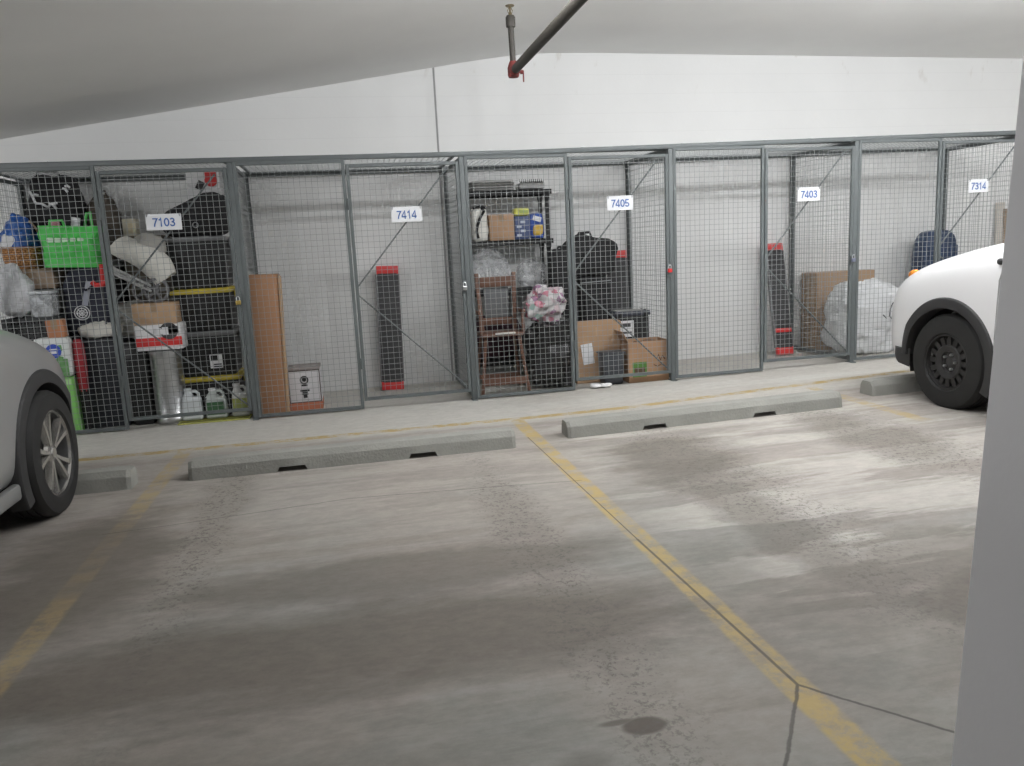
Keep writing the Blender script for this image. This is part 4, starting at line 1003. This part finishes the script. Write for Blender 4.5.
part('case_body', blob(.28, .17, 1.37, 83, .35, .4, .012, 4), BLACKF, t); part('side_strap', T([(-.13, -.087, .95), (.13, -.087, .97)], .007, 8), BLACKP, t)
part('handle', T([(-.05, 0, 1.35), (-.04, 0, 1.39), (.04, 0, 1.39), (.05, 0, 1.35)], .012, 8), BLACKP, t)
ramp('dark ramp with red top behind the black suitcase in locker 7405', (2.945, 8.30, 0), (-.05, 0, 0), .235, 1.31)
t = thing('tool_box', 'tall black wheeled tool box with grey lid and white label in locker 7405', 'tool box', (2.90, 7.86, 0))
part('box_body', B((0, 0, .33), (.36, .24, .60), bevel=.015), BLACKP, t); part('lid', B((0, 0, .655), (.39, .26, .05), bevel=.012), mat('blue_grey_lid', (.05, .055, .075), .5), t)
part('lid_tray', B((-.02, 0, .683), (.30, .18, .012), bevel=.004), mat('pale_lid', (.34, .34, .33), .5), t)
lb = part('label', B((-.075, -.122, .50), (.16, .004, .17)), PAPER, t, 'white label'); part('label_print', B((-.075, -.1245, .54), (.09, .003, .04)), mat('print_grey', (.07, .07, .075), .4), lb)
part('label_print', B((-.075, -.1245, .46), (.11, .003, .02)), mat('print_grey', (.07, .07, .075), .4), lb)
for q in (-1, 1):
    part('catch', B((q*.14, -.132, .63), (.04, .012, .06), bevel=.003), BLACKP, t)
    part('wheel', L([(0, -.02), (.05, -.02), (.055, 0), (.05, .02), (0, .02)], 20, 'X', (q*.165, .09, .055)), BLACKP, t)
part('handle', T([(.15, -.05, .68), (.20, -.05, .66), (.20, .05, .66), (.15, .05, .68)], .012, 8), BLACKP, t)
# open carton
def open_box(label, loc, w, d, h, m, rotz, flaps):
    t = thing('cardboard_box', label, 'box', loc, (0, 0, rotz)); th = .006
    bm = bmesh.new(); box(bm, (0, 0, th/2), (w, d, th)); box(bm, (0, -d/2, h/2), (w, th, h)); box(bm, (0, d/2, h/2), (w, th, h)); box(bm, (-w/2, 0, h/2), (th, d, h)); box(bm, (w/2, 0, h/2), (th, d, h))
    part('carton', bm, m, t)
    for ax, ang in flaps:
        bm = bmesh.new(); fl = d*.45
        if ax == 'front': box(bm, (0, 0, fl/2), (w*.98, th, fl)); R = Matrix.Rotation(ang, 3, 'X'); c = (0, -d/2, h)
        elif ax == 'back': box(bm, (0, 0, fl/2), (w*.98, th, fl)); R = Matrix.Rotation(-ang, 3, 'X'); c = (0, d/2, h)
        elif ax == 'left': box(bm, (0, 0, fl/2), (th, d*.98, fl)); R = Matrix.Rotation(-ang, 3, 'Y'); c = (-w/2, 0, h)
        else: box(bm, (0, 0, fl/2), (th, d*.98, fl)); R = Matrix.Rotation(ang, 3, 'Y'); c = (w/2, 0, h)
        bmesh.ops.rotate(bm, verts=bm.verts, cent=(0, 0, 0), matrix=R); move(bm, c); part('flap', bm, m, t)
    return t
t = open_box('large kraft carton with paper sheet on its front in locker 7405', (2.455, 7.66, 0), .47, .20, .62, mat('kraft_big', (.42, .27, .16), .8), .0, (('right', 2.7),))
part('paper_sheet', B((-.12, -.107, .30), (.12, .003, .21), Matrix.Rotation(-.12, 3, 'Y')), PAPER, t, 'white paper sheet'); part('cut_handle', B((-.02, -.106, .52), (.02, .003, .09)), KRAFT2, t)
t = thing('waste_bin', 'dark grey waste bin in front of the large kraft carton', 'bin', (2.535, 7.42, 0))
bm = B((0, 0, .16), (.23, .19, .32), bevel=.02); taper(bm, 0, .32, .85, 1); part('tub', bm, mat('charcoal_plastic', (.045, .05, .058), .5), t); part('rim', B((0, 0, .318), (.245, .205, .02), bevel=.006), mat('charcoal_plastic', (.045, .05, .058), .5), t)
GB = mat('kraft_printed', (.40, .24, .14), .8)
t = open_box('low kraft carton with green print beside the waste bin', (2.90, 7.46, 0), .42, .28, .41, GB, .0, (('left', .5), ('right', 2.9)))
part('green_print', B((-.10, -.143, .13), (.15, .003, .15)), GREENTXT, t, 'green printed panel')
bm = bmesh.new(); tube(bm, [(.06, -.144, .26), (.085, -.144, .22), (.10, -.144, .27), (.125, -.144, .21), (.14, -.144, .26), (.17, -.144, .22)], .006, 6); tube(bm, [(.05, -.144, .17), (.09, -.144, .15), (.13, -.144, .17), (.18, -.144, .14)], .005, 6); box(bm, (-.10, -.145, .11), (.11, .003, .08)); part('dark_print', bm, mat('brown_print', (.09, .05, .03), .7), t)
solo('paper_packing', blob(.30, .2, .10, 85, .8, .8, .04, 8, crease=.4), mat('packing_brown', (.20, .13, .09), .8), 'brown packing paper inside the low kraft carton with green print', 'packing paper', (2.90, 7.46, .30))
solo('rag', blob(.20, .12, .045, 87, .9, .9, .03, 10, crease=.4), mat('white_rag', (.72, .72, .72), .8), 'white rag on the floor below locker door 7405', 'cloth', (2.37, 7.25, 0), (0, 0, .1))

# ---- locker 7403
ramp('tilted black and red ramp leaning on the wall in locker 7403', (4.83, 8.03, 0.01), (-.225, .008, .0), .20, 1.29, band=.28)

# ---- locker 7314
t = carton('cardboard_box', 'wide brown cardboard box behind the white wrapped bundle', 'box', 5.26, 6.0, 8.08, 8.40, 0, .90, mat('kraft_wide', (.36, .24, .15), .8), flap=False)
bm = bmesh.new()
for k in range(4): box(bm, (-.22+.012*(k % 2), -.161, .36+k*.045), (.05, .003, .012), Matrix.Rotation(.5 if k % 2 else -.3, 3, 'Y')); box(bm, (-.16, -.161, .34+k*.05), (.035, .003, .02))
part('print', bm, mat('brown_print', (.09, .05, .03), .7), t); part('tape', B((0, -.0, .901), (.74, .05, .002)), mat('brown_tape', (.32, .22, .13), .35), t)
t = thing('wrapped_bundle', 'big rounded bundle wrapped in white plastic beside the white car', 'bundle', (5.62, 7.72, 0))
part('wrapping', blob(.92, .46, .80, 91, .7, .6, .06, 6, crease=.7), mat('white_wrap', (.66, .67, .68), .3, var=.12, scale=7, bump=.7, bscale=14), t)
bm = bmesh.new(); random.seed(3)
for pts in ([(.15, .50), (.18, .56), (.24, .58), (.29, .54), (.30, .47)], [(.15, .50), (.14, .42), (.18, .38)], [(.20, .38), (.25, .20), (.30, .06)], [(.30, .47), (.33, .36), (.30, .30)], [(.06, .44), (.10, .40)], [(-.25, .55), (-.3, .4), (-.28, .25)]):
    tube(bm, [(x, -.235+.06*abs(z-.4), z) for x, z in pts], .006, 6)
part('cord', bm, mat('dark_cord', (.06, .06, .07), .7), t, 'dark cord and fold lines')
t = thing('trolley_case', 'dark blue rounded suitcase behind the white car', 'suitcase', (6.84, 8.14, 0))
part('shell', blob(.49, .28, 1.30, 93, .45, .45, 0, 4), mat('dark_blue_shell', (.02, .04, .09), .5), t)
bm = bmesh.new()
for q in range(-2, 3): tube(bm, [(q*.09, -.142, .25), (q*.09, -.146, .7), (q*.09, -.14, 1.12)], .01, 6)
part('ribs', bm, mat('blue_ribs', (.03, .055, .12), .5), t)
# plank-like boards right of the blue suitcase
t = thing('plywood_panel', 'tan wooden board leaning upright at the far right locker', 'board', (8.10, 8.36, -.10), (-.03, 0, 0))
part('board', B((0, 0, .80), (.16, .03, 1.60), bevel=.003), mat('tan_wood', (.24, .17, .11), .7), t)
part('pale_board', B((-.12, .012, .84), (.12, .02, 1.68), bevel=.003), mat('pale_wood', (.52, .48, .43), .7), t)

# the slab climbs slightly towards the right: everything standing on it follows
for o in list(C.objects):
    if o.parent is None and o.get('category'):
        if o.name in ('locker_front_rail', 'locker_rear_rail'):
            for q in ([o] if o.type == 'MESH' else o.children):
                me = q.data; bm = bmesh.new(); bm.from_mesh(me)
                if q.name.startswith(('rail', 'locker')): bmesh.ops.bisect_plane(bm, geom=bm.verts[:]+bm.edges[:]+bm.faces[:], plane_co=(1.6, 0, 0), plane_no=(1, 0, 0))
                for v in bm.verts: v.co.z += rise(v.co.x)
                bm.to_mesh(me); bm.free()
        elif o.name.startswith(('sprinkler', 'concrete_column')): continue
        else:
            x = o.location.x
            if o.name.startswith(('wire_', 'locker_roof')): x += .5
            o.location.z += rise(x)
# ------------------------------------------------------------------ light
def lamp_row(x, y, z, energy, length=1.2, n=4, col=(.985, .99, 1)):
    """a fluorescent batten under the slab, above the frame: short glowing tube pieces shining all round; also used for the added column fill"""
    for k in range(n):
        l = bpy.data.lights.new('tube_or_fill', 'POINT'); l.energy = energy/n; l.color = col; l.shadow_soft_size = .035
        o = bpy.data.objects.new('tube_or_fill', l); C.objects.link(o); o.location = (x+length*((k+.5)/n-.5), y, z)
lamp_row(4.9, 4.5, 3.10, 235, 2.4, 6)
lamp_row(1.6, 4.5, 3.08, 150, 2.4, 6)
lamp_row(-5.0, 4.7, 2.22, 75, 1.2, 3)
lamp_row(8.8, 4.5, 3.08, 150, 2.4, 4)
lamp_row(-6.2, .4, 1.98, 240, 1.2, 3)  # added fill row out of view, placed low at far left to brighten the column
w = bpy.data.worlds.new('world'); bpy.context.scene.world = w; w.use_nodes = True
bg = w.node_tree.nodes['Background']; bg.inputs[0].default_value = (.95, .97, 1, 1); bg.inputs[1].default_value = .24

# ------------------------------------------------------------------ camera
f, pi_, ya, ro, h = 780.588, .1722, .2005, -.05, 1.42
fw = Vector((math.sin(ya)*math.cos(pi_), math.cos(ya)*math.cos(pi_), -math.sin(pi_)))
r0 = Vector((math.cos(ya), -math.sin(ya), 0)); u0 = r0.cross(fw)
rv = math.cos(ro)*r0+math.sin(ro)*u0; uv = -math.sin(ro)*r0+math.cos(ro)*u0
cam = bpy.data.cameras.new('camera'); cam.sensor_width = 36; cam.lens = f/1024*36; cam.clip_start = .05
co = bpy.data.objects.new('camera', cam); C.objects.link(co)
M = Matrix((rv, uv, -fw)).transposed().to_4x4(); M.translation = (0, 0, h); co.matrix_world = M
sc = bpy.context.scene; sc.camera = co
sc.view_settings.view_transform = 'Standard'; sc.view_settings.look = 'None'; sc.view_settings.exposure = 0; sc.view_settings.gamma = 1
sc.view_settings.use_curve_mapping = False
